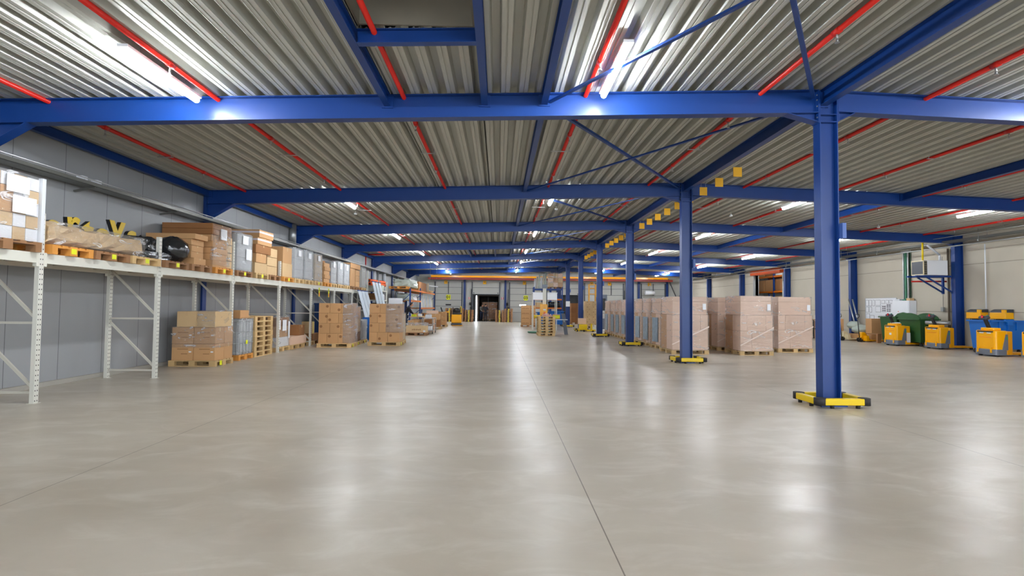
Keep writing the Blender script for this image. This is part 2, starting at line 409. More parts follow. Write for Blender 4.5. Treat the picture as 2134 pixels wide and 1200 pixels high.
# ------------------------------------------------------------------ steel frame
def ibeam(mb, p0, p1, h, b, tf=.012, tw=.009, up=(0, 0, 1)):
    p0 = Vector(p0); p1 = Vector(p1); d = (p1-p0).normalized(); u = Vector(up); u = (u-d*u.dot(d)).normalized()
    mb.bar(p0-u*(tf/2), p1-u*(tf/2), b, tf, u); mb.bar(p0-u*(h-tf/2), p1-u*(h-tf/2), b, tf, u)
    mb.bar(p0-u*h/2, p1-u*h/2, tw, h-2*tf, u)
ords = ['first', 'second', 'third', 'fourth', 'fifth', 'sixth', 'seventh', 'eighth', 'ninth', 'tenth', 'eleventh', 'twelfth', 'thirteenth', 'fourteenth']
BH = .37
for k in range(7):
    y = YC+.1+S*k
    # column: H section, web across the hall
    t = thing('steel_column', f'blue steel column of the central row, {ords[k]} one down the hall', 'column', (XC, y, 0), 0, 'central blue columns')
    c = MB(); hh = .29; zt = ZR-.02
    c.box(0, .014, -.09, .09, 0, zt); c.box(hh-.014, hh, -.09, .09, 0, zt); c.box(.014, hh-.014, -.005, .005, 0, zt)
    c.build('shaft', M['blue'], t)
    MB().box(-.06, hh+.06, -.15, .15, 0, .02).build('base_plate', M['blue'], t)
    c = MB(); c.box(.014, hh-.014, -.085, .085, ZR-.52, ZR-.505); c.box(.014, hh-.014, -.085, .085, ZR-.40, ZR-.39); c.build('stiffener', M['blue'], t)
    c = MB(); c.box(hh, hh+.06, -.17, -.08, 2.62, 2.86); c.build('junction_box', mat('box_blue', srgb(70, 100, 165), .45) if k == 0 else bpy.data.materials['box_blue'], t)
    if k < 3:
        c = MB()
        for zz in (ZR-.08, ZR-.16, ZR-.26, ZR-.44):
            for sx_ in (-.03, hh+.018):
                c.tube((sx_, -.06, zz), (sx_+.014, -.06, zz), .012, 8)
        c.build('bolt_row', M['metal'], t)
    # left rafter with haunches
    t = thing('roof_beam', f'long dark blue roof beam over the main aisle, {ords[k]} frame down the hall', 'beam', (0, y, 0), 0, 'roof beams over the aisle')
    c = MB(); ibeam(c, (-8.0, 0, zr(-8.0)), (XC-.02, 0, zr(XC-.02)), BH, .18); c.build('beam', M['blue'], t)
    z = zr(-8.0)-BH
    c = MB(); c.prism([(-8.0, z+.01), (-8.0, z-.42), (-7.28, z+.03)], 'y', -.006, .006)
    c.bar((-8.0, 0, z-.42), (-7.25, 0, z+.03), .18, .012); c.box(-8.02, -8.0, -.09, .09, z-.45, z+BH); c.build('haunch', M['blue'], t)
    z = zr(XC)-BH
    c = MB(); c.prism([(XC-.03, z+.01), (XC-.03, z-.14), (XC-.55, z+.01)], 'y', -.006, .006); c.bar((XC-.02, 0, z-.14), (XC-.55, 0, z), .16, .012)
    c.box(XC-.02, XC-.004, -.09, .09, z-.16, z+BH); c.build('haunch', M['blue'], t)
    # right rafter
    t = thing('roof_beam', f'long bright blue roof beam over the truck parking side, {ords[k]} frame down the hall', 'beam', (0, y, 0), 0, 'roof beams over the parking side')
    xa = XC+.30
    c = MB(); ibeam(c, (xa+.015, 0, zr(xa)), (18.4, 0, zr(18.4)), BH-.03, .18); c.build('beam', M['blue'], t)
    z = zr(xa)-BH+.03
    c = MB(); c.prism([(xa+.01, z+.01), (xa+.01, z-.14), (xa+.3, z+.01)], 'y', -.006, .006); c.bar((xa+.01, 0, z-.14), (xa+.3, 0, z), .14, .012)
    c.box(xa-.005, xa+.012, -.09, .09, z-.16, z+BH-.03); c.build('haunch', M['blue'], t)
    z = zr(18.4)-BH+.03
    c = MB(); c.prism([(18.4, z+.01), (18.4, z-.1), (18.1, z+.02)], 'y', -.006, .006); c.bar((18.4, 0, z-.1), (18.08, 0, z+.02), .16, .012); c.build('haunch', M['blue'], t)
    # side columns
    t = thing('wall_column', f'dark blue steel column against the grey panel wall, {ords[k]} down the hall', 'column', (-8.02, y, 0), 0, 'columns on the panel wall')
    c = MB(); c.box(-.014, 0, -.09, .09, 0, 4.57); c.box(-.1, -.014, -.006, .006, 0, 4.57); c.build('shaft', M['blue'], t)
    MB().box(-.02, .05, -.13, .13, 0, .05).build('base_plate', M['blue'], t)
    t = thing('wall_column', f'bright blue steel column against the concrete wall, {ords[k]} down the hall', 'column', (18.4, y, 0), 0, 'columns on the concrete wall')
    c = MB(); c.box(0, .014, -.09, .09, 0, 4.56); c.box(.33, .344, -.09, .09, 0, 4.56); c.box(.014, .33, -.006, .006, 0, 4.56); c.build('shaft', M['blue'], t)
    MB().box(-.05, .36, -.16, .16, 0, .05).build('base_plate', M['blue'], t)
# two frames behind the viewpoint keep the light and reflections right
# purlins between frames
def purlin(x, k, h=.17, b=.1, lab=None, y0=None, y1=None):
    ya = (YC+.1+S*k+.02) if y0 is None else y0; yb = (YC+.1+S*(k+1)-.02) if y1 is None else y1
    t = thing('roof_purlin', lab, 'beam', (x, 0, 0), 0, 'lengthwise roof purlins')
    c = MB(); ibeam(c, (0, ya, zr(x)), (0, yb, zr(x)), h, b, .009, .007); c.build('beam', M['blue'], t)
    if k < 3:
        for sy in (ya, yb):
            MB().box(-.09, .09, sy-.012, sy+.012, zr(x)-h-.02, zr(x)-.01).build('end_plate', M['blue'], t)
for k in range(-1, 7):
    bay = ['the bay before the first frame']+[f'{q} bay beyond the first frame' if q == 'first' else f'{q} bay' for q in ords]
    yb = None if k < 6 else YB
    purlin(.68, k, lab=f'lengthwise blue purlin over the aisle, {bay[k+1]}', y1=yb)
    purlin(XC+.09, k, .24, .13, lab=f'deep blue ridge purlin between the central columns, {bay[k+1]}', y1=yb)
    purlin(11.4, k, .19, .12, lab=f'lengthwise blue purlin over the parking side, {bay[k+1]}', y1=yb)
    purlin(-7.97, k, .17, .1, lab=f'blue eaves purlin along the grey panel wall, {bay[k+1]}', y1=yb)
    # diagonal bracing rods
    ya = YC+.1+S*k; yc = ya+S if k < 6 else YB
    for i, (xa, xb) in enumerate(((.75, 4.95), (4.95, .75))):
        t = MB(); t.bar((xa, ya+.1, zr(xa)-.13-.03*i), (xb, yc-.1, zr(xb)-.13-.03*i), .055, .03 if i else .05)
        tag(t.build('bracing_rod', M['blue']), f'diagonal blue bracing {"flat" if i else "angle"} under the roof, {bay[k+1]}', 'bracing', 'roof bracing')
for x, lab in ((-1.78, 'blue hatch trimmer purlin on the panel wall side of the smoke hatch'), (-.26, 'blue hatch trimmer purlin on the column side of the smoke hatch')):
    purlin(x, 0 if 0 else -1, lab=lab)
t = MB(); ibeam(t, (-1.73, 6.14, zr(-1.7)), (-.31, 6.14, zr(-.3)), .17, .1, .009, .007)
tag(t.build('hatch_crossbeam', M['blue']), 'short blue crossbeam closing the smoke hatch opening', 'beam')
for x, lab in ((-1.78, 'far blue trimmer by the small hatch, panel wall side'), (-.26, 'far blue trimmer by the small hatch, column side')):
    purlin(x, 3, lab=lab)
t = MB(); ibeam(t, (-1.73, 28.5, zr(-1.7)), (-.31, 28.5, zr(-.3)), .17, .1, .009, .007)
tag(t.build('hatch_crossbeam', M['blue']), 'far short blue crossbeam at the small hatch down the hall', 'beam')

# ------------------------------------------------------------------ column guards
def guard(k):
    x0, x1, y0, y1 = -.17, .58, -.26, .36
    t = thing('column_guard', f'low yellow bumper guard around the foot of the {ords[k]} central column', 'bumper', (XC, YC+.1+S*k, 0), 0, 'yellow column guards')
    for (a, b_) in (((x0+.07, y0), (x1-.07, y0)), ((x0+.07, y1), (x1-.07, y1)), ((x0, y0+.07), (x0, y1-.07)), ((x1, y0+.07), (x1, y1-.07))):
        c = MB(); c.bar((a[0], a[1], .10), (b_[0], b_[1], .10), .09, .10); c.build('rail', M['yellow'], t, bevel=.012)
    for cx in (x0+.03, x1-.03):
        for cy in (y0+.03, y1-.03):
            MB().tube((cx, cy, .045), (cx, cy, .155), .085, 12).build('corner_cap', M['rubber'], t)
    for cx, cy in ((x0+.2, y0), (x1-.15, y0), (x0, y0+.2), (x0, y1-.12), (x1, y0+.2), (x0+.3, y1)):
        MB().tube((cx, cy, 0), (cx, cy, .06), .03, 8).build('foot', M['rubber'], t)
for k in range(6): guard(k)

# ------------------------------------------------------------------ LED lights
def led(x, y0, n, row):
    z = zr(x)-.14
    t = thing('led_light', f'LED tube light, {row} row, {n} down the hall', 'light', (x, y0, z), 0, 'LED roof lights')
    MB().box(-.065, .065, 0, 1.55, .012, .05).build('housing', M['white'], t)
    c = MB(); c.tube((0, .03, -.018), (0, 1.54, -.018), .042, 12); c.build('tube', M['lamp'], t)
    c = MB(); c.tube((0, .3, .06), (0, .3, .16), .006, 6); c.tube((0, 1.25, .06), (0, 1.25, .16), .006, 6); c.build('hanger', M['metal'], t)
YL = [-1.5, 6.22, 14.7, 22.0, 29.5, 36.6, 44.6, 46.95]  # last lamp row is added behind a beam to brighten the back wall
nm = ['behind the viewpoint', 'first', 'second', 'third', 'fourth', 'fifth', 'sixth', 'unseen fill added last']
for x, row in ((-4.55, 'panel wall side'), (1.56, 'aisle'), (9.05, 'parking side'), (14.75, 'concrete wall side')):
    for i, y in enumerate(YL):
        led(x, y, nm[i], row)
    for y in (-5.5,): led(x, y, 'farthest behind the viewpoint', row)

# ------------------------------------------------------------------ sprinkler pipes
pn = 0
for x in (-7.0, -4.41, -1.53, 1.34, 4.15, 6.85, 9.4, 12.0, 14.6, 17.2):
    z = zr(x)-.024
    y1 = 31.5 if x < -6 else 50.5
    t = thing('sprinkler_pipe', f'red sprinkler pipe running down the hall, {ords[pn]} counted from the panel wall', 'pipe', (x, 0, z), 0, 'red sprinkler pipes')
    MB().tube((0, -1, 0), (0, y1, 0), .035, 12).build('pipe', M['red'], t)
    y = 6.9 if pn % 2 else 6.2
    j = 0
    while y < min(y1, 30):
        c = MB(); c.tube((.0, y, -.02), (.0, y, -.10), .013, 8); c.ball((0, y, -.115), .018, n=8, k=4); c.tube((0, y, -.14), (0, y, -.145), .03, 8); c.build('sprinkler_head', M['metal'], t)
        c = MB(); c.tube((0, y-.06, 0), (0, y+.06, 0), .043, 12); c.build('coupling', M['red'], t)
        y += 3.05
    y = 10.9
    while y < 30:
        c = MB(); c.bar((-.28 if pn % 2 else -.16, y, -.045), (.16, y, -.045), .03, .012); c.tube((-.12, y, -.04), (-.12, y, .05), .006, 6); c.tube((.12, y, -.04), (.12, y, .05), .006, 6)
        c.build('hanger', M['metal'], t); y += S
    pn += 1
t = thing('riser_pipe', 'red riser pipe turning down the panel wall behind the racking', 'pipe', (-7.0, 31.5, zr(-7.0)-.036))
MB().path([(0, 0, 0), (-1.1, .0, -.02), (-1.1, .0, -2.4)], .04).build('pipe', M['red'], t)

# smoke detectors
for i, (x, y) in enumerate(((-4.9, 17.6), (1.9, 17.4), (8.2, 18.1), (14.2, 19.0), (-3, 26.0))):
    c = MB(); c.tube((0, 0, 0), (0, 0, -.05), .06, 12, .045); c.tube((0, 0, .0), (0, 0, .08), .01, 6)
    o = c.build('smoke_detector', M['white'], loc=(x, y, zr(x)-.07))
    tag(o, 'small white smoke detector under the roof, ' + ['panel wall side', 'over the aisle', 'just past the central columns', 'far over the parking side', 'third bay over the aisle'][i], 'detector', 'smoke detectors')

# hanging bay signs along the ridge
y = 11.7; i = 0
while y < 34:
    t = thing('bay_sign', f'small yellow hanging sign by the ridge, {"number " + str(i+1)} in the row of signs', 'sign', (5.46, y, 4.66), 0, 'yellow hanging bay signs')
    MB().box(-.10, .10, -.004, .004, -.12, .10).build('board', M['signyellow'], t)
    c = MB(); c.tube((-.06, 0, .1), (-.06, 0, .32), .004, 5); c.tube((.06, 0, .1), (.06, 0, .32), .004, 5); c.build('wire', M['metal'], t)
    y += 1.0; i += 1
    if abs((y-YC-.1) % S) < .35: y += .4
# ------------------------------------------------------------------ pallets and loads
def pallet_mesh(mb, L=1.2, W=.8, z=0, x0=0, y0=0):
    """EUR pallet, long side along x"""
    for i in range(5):
        w = .145 if i in (0, 2, 4) else .10
        c = y0 + w/2 + (W-.145)*i/4 if i in (0, 4) else y0+.0725+(W-.145)*i/4
        mb.box(x0, x0+L, c-w/2, c+w/2, z+.122, z+.144)
    for cx in (x0+.0725, x0+L/2, x0+L-.0725):
        mb.box(cx-.0725, cx+.0725, y0, y0+W, z+.10, z+.122)
        for cy, w in ((y0+.05, .1), (y0+W/2, .145), (y0+W-.05, .1)):
            mb.box(cx-.0725, cx+.0725, cy-w/2, cy+w/2, z+.022, z+.10)
    for cy, w in ((y0+.05, .1), (y0+W/2, .145), (y0+W-.05, .1)):
        mb.box(x0, x0+L, cy-w/2, cy+w/2, z, z+.022)
    return mb
PH = .144
_pp = {}
def pallet(loc, label, m='wood', L=1.2, W=.8, rz=0, group=None, tagside=None, parent=None):
    """pallet with its corner at loc; tagside: face that carries a yellow label"""
    key = (m, L, W)
    if key not in _pp:
        o = pallet_mesh(MB(), L, W).build('pallet', M[m]); _pp[key] = o.data
    else:
        o = bpy.data.objects.new('pallet', _pp[key]); COL.objects.link(o)
    o.location = loc; o.rotation_euler = (0, 0, rz)
    if parent: o.parent = parent
    else: tag(o, label, 'pallet', group)
    if tagside:
        s = .10; c = MB()
        if tagside == 'x1': c.box(L+.001, L+.004, W/2-.05, W/2+.05, .03, .115)
        elif tagside == 'x1b': c.box(L+.001, L+.004, W*.3-.05, W*.3+.05, .02, .125)
        elif tagside == 'y0': c.box(L/2-.055, L/2+.055, -.004, -.001, .03, .10)
        c.build('label_tag', M['tagyellow'], o, label='yellow label tag')
    return o
def carton(x0, x1, y0, y1, z0, z1, label, m='card', group=None, parent=None, name='carton', tape=True, rz=0):
    cx, cy = (x0+x1)/2, (y0+y1)/2; a, b, h = (x1-x0)/2, (y1-y0)/2, z1-z0
    c = MB().box(-a, a, -b, b, 0, h)
    o = c.build(name, M[m], parent, (cx, cy, z0), (0, 0, rz), bevel=.006)
    if not parent: tag(o, label, 'box', group)
    if tape:
        c = MB()
        if a > b: c.box(-a-.001, a+.001, -.025, .025, h*.75, h+.001)
        else: c.box(-.025, .025, -b-.001, b+.001, h*.75, h+.001)
        c.build('tape', M['cardlight'], o)
    return o

# ------------------------------------------------------------------ white racking along the panel wall
RX0, RX1 = -7.85, -6.84
ZT = ZT_ = 2.23
def holes_mat():
    m = mat('rack_upright', srgb(214, 212, 202), .42); nt = m.node_tree; n = nt.nodes; l = nt.links; b = n['Principled BSDF']
    tc = n.new('ShaderNodeTexCoord'); sx = n.new('ShaderNodeSeparateXYZ'); l.new(tc.outputs['Object'], sx.inputs['Vector'])
    def mth(op, a, b_=None):
        q = n.new('ShaderNodeMath'); q.operation = op
        for i, v in enumerate((a, b_)):
            if v is None: continue
            if isinstance(v, (int, float)): q.inputs[i].default_value = v
            else: l.new(v, q.inputs[i])
        return q.outputs[0]
    dz = mth('ABSOLUTE', mth('SUBTRACT', mth('FRACT', mth('DIVIDE', sx.outputs['Z'], .075)), .5))
    dy = mth('ABSOLUTE', mth('SUBTRACT', mth('ABSOLUTE', sx.outputs['Y']), .019))
    k = mth('MULTIPLY', mth('LESS_THAN', dz, .13), mth('LESS_THAN', dy, .0075))
    mx = n.new('ShaderNodeMix'); mx.data_type = 'RGBA'; l.new(k, mx.inputs['Factor']); mx.inputs['A'].default_value = srgb(214, 212, 202); mx.inputs['B'].default_value = srgb(70, 66, 60)
    l.new(mx.outputs['Result'], b.inputs['Base Color']); return m
M['upright'] = holes_mat()
rack = thing('pallet_rack', 'long white pallet rack with one loaded level along the grey panel wall', 'rack', (0, 0, 0))
RY = [5.15, 7.90, 10.60, 13.5, 16.35, 19.12, 21.75, 24.4, 27.2]
for i, y in enumerate(RY):
    top = 2.83 if i < 3 else 3.1 if i == 3 else ZT_-.005 if i < 8 and i != 4 else ZT_-.005 if i == 5 else 2.85 if i == 4 else 3.3
    for x in (RX0, RX1):
        fx = x if x == RX0 else x-.065
        c = MB(); c.box(0, .065, -.04, .04, 0, top if x == RX1 else min(top, 2.5)); u = c.build('upright', M['upright'], rack, (fx, y, 0))
        MB().box(-.02, .085, -.06, .06, 0, .008).build('foot_plate', M['rackgrey'], u)
    c = MB()
    for z in (.16, 1.19): c.bar((RX0+.06, y, z), (RX1-.06, y, z), .035, .035)
    for a, b_ in (((RX0+.05, 1.13), (RX1-.06, .24)), ((RX0+.05, 2.16), (RX1-.06, 1.27))):
        c.bar((a[0], y, a[1]), (b_[0], y, b_[1]), .03, .04)
    c.build('brace', M['rackgrey'], rack)
for a, b_ in zip(RY, RY[1:]):
    for x in (RX0+.03, RX1-.02):
        c = MB(); c.box(x-.03, x+.02, a+.04, b_-.04, ZT-.15, ZT); c.box(x-.034, x+.024, a+.04, a+.09, ZT-.2, ZT+.01); c.box(x-.034, x+.024, b_-.09, b_-.04, ZT-.2, ZT+.01)
        c.build('beam', M['rack'], rack)
    c = MB(); n_ = 3
    for j in range(n_):
        yy = a+(b_-a)*(j+.5)/n_; c.box(RX0+.05, RX1-.05, yy-.02, yy+.02, ZT-.09, ZT-.05)
    c.build('crossbar', M['rackgrey'], rack)
for y in (19.85, 20.95):
    c = MB(); c.box(-6.832, -6.826, y-.06, y+.06, ZT-.42, ZT-.08); o = c.build('bay_card', M['tagyellow'], rack, label='yellow bay card')
    c = MB(); c.box(-6.825, -6.822, y-.045, y+.045, ZT-.40, ZT-.27); c.build('orange_field', M['orange'], o)
    c = MB(); c.box(-6.825, -6.822, y-.02, y+.02, ZT-.22, ZT-.12); c.build('print', M['black'], o)

# ---- loads on the rack level (z = ZT), long side of pallets across the rack
def rp(y, label, m='wood', tg=True, W=.8):
    # pallet with its length along x, face towards the aisle at x = -6.76
    return pallet((-7.96, y, ZT), label, m, 1.2, W, tagside='x1' if tg else None, group='pallets on the white rack')
Z1 = ZT+PH
rp(6.75, 'grey-brown pallet under the film wrapped brick load at the rack start', 'wooddark', False, 1.05)
t = thing('wrapped_brick_load', 'tall clear-wrapped load of small orange packs and white papers at the rack start', 'wrapped load', (-7.36, 7.28, Z1))
for r_ in range(5):
    for cidx in range(5):
        m = 'roll' if (r_ in (2, 3) and cidx < 3) else 'cardlight' if (r_+cidx) % 2 else 'paper'
        if r_ in (2, 3) and cidx < 3: m = 'card'
        MB().box(-.55, .55, -.5+cidx*.2+.004, -.5+(cidx+1)*.2-.004, r_*.185+.003, (r_+1)*.185-.003).build('carton', M[m], t, bevel=.004)
c = MB(); c.soft(-.575, .575, -.525, .525, -.02, .96, 7, .008); c.build('stretch_wrap', M['film'], t)
c = MB(); c.box(.585, .588, -.05, .30, .66, .90); c.build('paper_sheet', M['paper'], t); c = MB(); c.box(.585, .588, .05, .42, .38, .62); c.build('paper_sheet', M['paper'], t)
for cx in (-.57, .57):
    for cy in (-.52, .52): MB().box(cx-.03, cx+.03, cy-.03, cy+.03, 0, .95).build('edge_protector', M['lead'], t)
rp(7.98, 'orange-brown pallet with yellow tag, next to the white upright on the rack', 'woodorange')
rp(8.84, 'weathered grey pallet with yellow tag under the kraft paper bundle', 'wooddark')
rp(9.70, 'light pallet with yellow tag behind the kraft bundle end', 'wood')
# long kraft bundle: a bent padded roll
c = MB(); n1, n2 = 16, 14; rr = random.Random(3)
for i in range(n1+1):
    f = i/n1; y = 7.98+2.08*f; hz = .27*(1-.06*f)*(.75 if i in (0, n1) else 1); 
    for j in range(n2):
        a = 2*pi*j/n2; ca, sa = math.cos(a), math.sin(a); q = lambda v: math.copysign(abs(v)**.55, v)
        c.v.append((-7.08+.25*q(ca)+rr.uniform(-.028, .028), y+rr.uniform(-.03, .03), Z1+.19+(.165*q(sa)*(1-.15*f))+rr.uniform(-.025, .025)))
for i in range(n1):
    for j in range(n2):
        k_ = (j+1) % n2; c.f.append((i*n2+j, i*n2+k_, (i+1)*n2+k_, (i+1)*n2+j))
c.f.append(tuple(range(n2))[::-1]); c.f.append(tuple(n1*n2+j for j in range(n2)))
t = thing('kraft_bundle', 'long kraft paper bundle lying across three pallets on the rack', 'bundle', (0, 0, 0))
c.build('wrapping', M['kraft'], t, smooth=False)
c = MB(); c.soft(-7.36, -6.785, 8.0, 10.05, Z1+.01, Z1+.36, 8, .015); c.build('clear_film', M['film'], t)
# big sign letters leaning behind the bundle
for ch, y, z, tilt, sz in (('a', 8.70, 2.72, .1, .72), ('r', 9.06, 2.84, -.1, .72), ('t', 9.38, 2.74, .12, .74), ('o', 9.74, 2.74, .05, .72), ('y', 10.10, 2.92, .0, .84), ('s', 10.50, 2.80, -.12, .76)):
    t = thing('sign_letter', f'gold and black sign letter "{ch}" leaning behind the kraft bundle', 'sign letter', (-7.40, y, z), 0)
    text_mesh('face', ch, sz, M['gold'], t, (.056, 0, 0), (pi/2, tilt, pi/2), .004, bold=True)
    text_mesh('return', ch, sz, M['black'], t, (.015, 0, 0), (pi/2, tilt, pi/2), .035, bold=True)
rp(10.65, 'pallet with yellow tag under the black bagged rolls', 'wooddark')
# black bagged rolls
t = thing('black_bagged_roll', 'shiny black plastic bag bulging over a roll on the rack', 'bag', (0, 0, 0))
c = MB(); c.ball((-7.05, 11.32, Z1+.28), .30, .36, .285, 16, 12, .05); c.build('bag', M['filmblack'], t)
t = thing('black_wrapped_bundle', 'low black film bundle beside the kraft bundle end', 'bundle', (0, 0, 0))
c = MB(); c.soft(-7.6, -6.85, 10.15, 10.95, Z1, Z1+.16, 6, .02); c.build('bundle', M['filmblack'], t)
c = MB(); c.soft(-7.5, -7.0, 10.25, 10.8, Z1+.17, Z1+.42, 5, .04); c.build('crumpled_film', M['filmblack'], t)
# first carton column: five long slim cartons
rp(11.55, 'dark pallet under the slim carton column', 'wooddark', False)
yy = 11.72
zz = Z1; hs = [.15, .14, .14, .13, .12]
for i, h in enumerate(hs):
    o = R.uniform(-.05, .05)
    carton(-7.9, -6.86+o, yy, yy+.48+R.uniform(-.04, .05), zz, zz+h, f'slim brown carton, {["lowest", "second", "third", "fourth", "topmost"][i]} of the ragged column behind the black bag', 'card', 'ragged column of slim cartons', rz=R.uniform(-.05, .05)); zz += h+.004
# second column: long cartons, darker and taller
rp(12.5, 'pallet with yellow tag below the tall ragged carton column', 'woodorange')
zz = Z1; hs = [.17, .15, .14, .15, .15]
for i, h in enumerate(hs):
    carton(-7.92, -6.82+R.uniform(-.04, .04), 12.45+R.uniform(-.02, .02), 13.1+R.uniform(-.05, .05), zz, zz+h, f'long brown carton, {["lowest", "second", "third", "fourth", "fifth"][i]} of the tall ragged column on the rack', 'card', 'tall ragged column of long cartons', rz=R.uniform(-.03, .03)); zz += h+.004
for i in range(2):
    carton(-8.0, -6.82, 12.42, 13.3, zz, zz+.13, f'wide dark carton {["under the topmost", "topmost"][i]} on the tall ragged column', 'carddark', 'wide dark cartons'); zz += .134
c = MB(); c.soft(-6.86, -6.78, 12.45, 13.2, Z1+.05, zz-.03, 6, .02); tag(c.build('stretch_wrap', M['film']), 'loose clear film on the front of the tall ragged carton column', 'film')
c = MB(); c.box(-6.80, -6.775, 12.75, 13.0, zz-.36, zz-.10); tag(c.build('paper_sheet', M['paper']), 'white paper sheet on the tall ragged carton column', 'paper')
for i in range(4):
    carton(-7.7, -6.86, 13.1, 13.42, Z1+.02+i*.2, Z1+.2+i*.2, f'pale small carton, {["lowest", "second", "third", "topmost"][i]} beside the third white upright', 'cardlight', 'pale small cartons by the upright')

def wrapped(x0, x1, y0, y1, z0, z1, label, content='lead', wrap='filmthick', pal='wood', rows=None, sheet=None, group='film wrapped loads on the white rack', paldim=None, tagp=None, cols=1, jit=.01, contents=None, name='wrapped_load', sheetpos=None, depth=1):
    """a film wrapped load with its own pallet: contents rows, wrap, sheet"""
    t = thing(name, label, 'wrapped load', (x0, y0, z0), 0, group)
    dx, dy, h = x1-x0, y1-y0, z1-z0
    o = pallet((0, 0, 0), '', pal, dx, dy, parent=t, tagside=tagp)
    rows = rows or [(PH, h)]
    for a, b_, mm, nc, nd in [(r_+(content, cols, depth))[:5] if len(r_) == 2 else r_ for r_ in rows]:
        for i in range(nc):
            for j in range(nd):
                MB().box(.03+(dx-.06)*i/nc+.002, .03+(dx-.06)*(i+1)/nc-.002, .03+(dy-.06)*j/nd+.002, .03+(dy-.06)*(j+1)/nd-.002, a+.003, b_-.002).build('carton', M[mm], t, bevel=.005)
    c = MB(); c.soft(.012, dx-.012, .012, dy-.012, PH-.03, h+.012, 6, jit); c.build('stretch_wrap', M[wrap], t)
    for s_ in (sheetpos or []):
        f, a, b_, za, zb = s_
        c = MB()
        if f == 'x': c.box(dx+.004, dx+.007, a, b_, za, zb)
        elif f == 'x0': c.box(-.007, -.004, a, b_, za, zb)
        else: c.box(a, b_, -.007, -.004, za, zb)
        c.build('label_sheet', M['paper'], t)
    return t
RXa, RXb = -7.9, -6.78
wrapped(RXa, RXb, 13.55, 14.4, ZT, 3.36, 'silver film wrapped load with white papers beside the tape-banded cartons', 'lead', rows=[(PH, .5), (.5, .85), (.85, 1.1)], sheetpos=[('x', .25, .55, .85, 1.08), ('x', .45, .75, .45, .75)], tagp='x1', pal='wooddark')
# tape banded carton pile
rp(14.55, 'pallet with yellow tag under the tape-banded carton pile', 'wood'); rp(15.4, 'plain pallet beside it under the white labelled small cartons', 'wooddark', False)
zz = Z1
for i, (h, y0, y1, m_) in enumerate(((.30, 14.6, 15.35, 'cardlight'), (.26, 14.62, 15.25, 'card'), (.24, 14.55, 15.5, 'carddark'), (.20, 14.6, 15.5, 'card'), (.21, 14.65, 15.55, 'card'))):
    o = carton(-7.9, -6.82+.02*i, y0, y1, zz, zz+h, f'brown carton, {["lowest", "second", "third", "fourth", "topmost"][i]} of the tape-banded pile on the rack', m_, 'tape-banded carton pile')
    if i >= 3:
        a = (-6.82+.02*i+7.9)/2; b_ = (y1-y0)/2; c = MB(); c.box(-a-.003, a+.003, -b_-.003, b_+.003, h*.55, h*.8); c.build('white_band', M['tape'], o)
    zz += h+.003
for i in range(3):
    carton(-7.7, -6.85, 15.42, 16.1, Z1+.27*i, Z1+.27*i+.26, f'pale carton, {["lowest", "middle", "top"][i]} of the short pile by the fourth upright', 'cardlight', 'short pale pile on the rack')
rp(16.42, 'pallet with yellow tag under the big tall carton', 'woodorange')
carton(-7.8, -6.82, 16.45, 17.2, Z1, Z1+.44, 'lower film-banded carton under the big tall carton on the rack', 'cardlight')
carton(-7.85, -6.84, 16.5, 17.2, Z1+.443, 3.33, 'big tall plain brown carton with printed marks on the rack', 'card')
ws = [(17.35, 18.15, 3.40, 'lead', 'filmthick', 'first', 'silver'), (18.28, 19.05, 3.42, 'lead', 'filmthick', 'second', 'silver'), (19.25, 20.05, 3.40, 'cardlight', 'filmthick', 'third', 'grey-beige')]
for a, b_, z, m_, f_, n_, cc in ws:
    wrapped(RXa, RXb, a, b_, ZT, z, f'tall {cc} wrapped load on the rack, {n_} of the three past the big carton', m_, f_, rows=[(PH, .45), (.45, .8), (.8, z-ZT-.02)], sheetpos=[('x', .25, .5, .9, 1.1)], tagp='x1' if n_ == 'third' else None)
rp(20.25, 'wood pallet under the narrow pile of small brown cartons', 'woodorange', False)
for i in range(5):
    carton(-7.7, -6.82+(.03 if i % 2 else 0), 20.3, 20.95, Z1+.155*i, Z1+.155*i+.15, f'small brown carton, {["lowest", "second", "third", "fourth", "topmost"][i]} of the narrow rack pile', 'card', 'narrow pile of small cartons')
carton(-7.9, -7.0, 20.3, 20.95, Z1+.78, 3.25, 'dark tall carton topping the narrow rack pile', 'carddark')
for a, b_, z, mm, lab in ((21.1, 21.8, 3.25, 'lead', 'grey film wrapped load next to the narrow carton pile'), (22.0, 22.75, 3.35, 'paper', 'white film wrapped load in the middle of the rack'), (22.9, 23.7, 3.33, 'paper', 'white wrapped load beside the open brown cartons')):
    wrapped(RXa, RXb, a, b_, ZT, z, lab, mm, 'filmthick', rows=[(PH, .55), (.55, z-ZT-.02)], sheetpos=[('x', .2, .45, .8, 1.05)])
rp(23.9, 'dark pallet under the brown furniture cartons', 'wooddark', False); rp(24.8, 'pallet beside it under the stacked flat cartons', 'wooddark', False)
carton(-7.9, -6.85, 23.95, 24.75, Z1, 3.2, 'upright tall brown furniture carton on the rack', 'card')
for i in range(3): carton(-7.8, -6.85, 24.85, 25.55, Z1+.27*i, Z1+.27*i+.26, f'flat brown carton, {["lowest", "middle", "top"][i]} beside the tall furniture carton', 'card', 'flat cartons by the furniture carton')
carton(-7.9, -6.83, 23.95, 25.6, 3.215, 3.45, 'long brown carton lying across the furniture cartons', 'card')
wrapped(RXa, RXb, 25.8, 26.6, ZT, 3.38, 'last grey wrapped load before the rack end', 'rackgrey', 'filmthick', rows=[(PH, 1.1)])

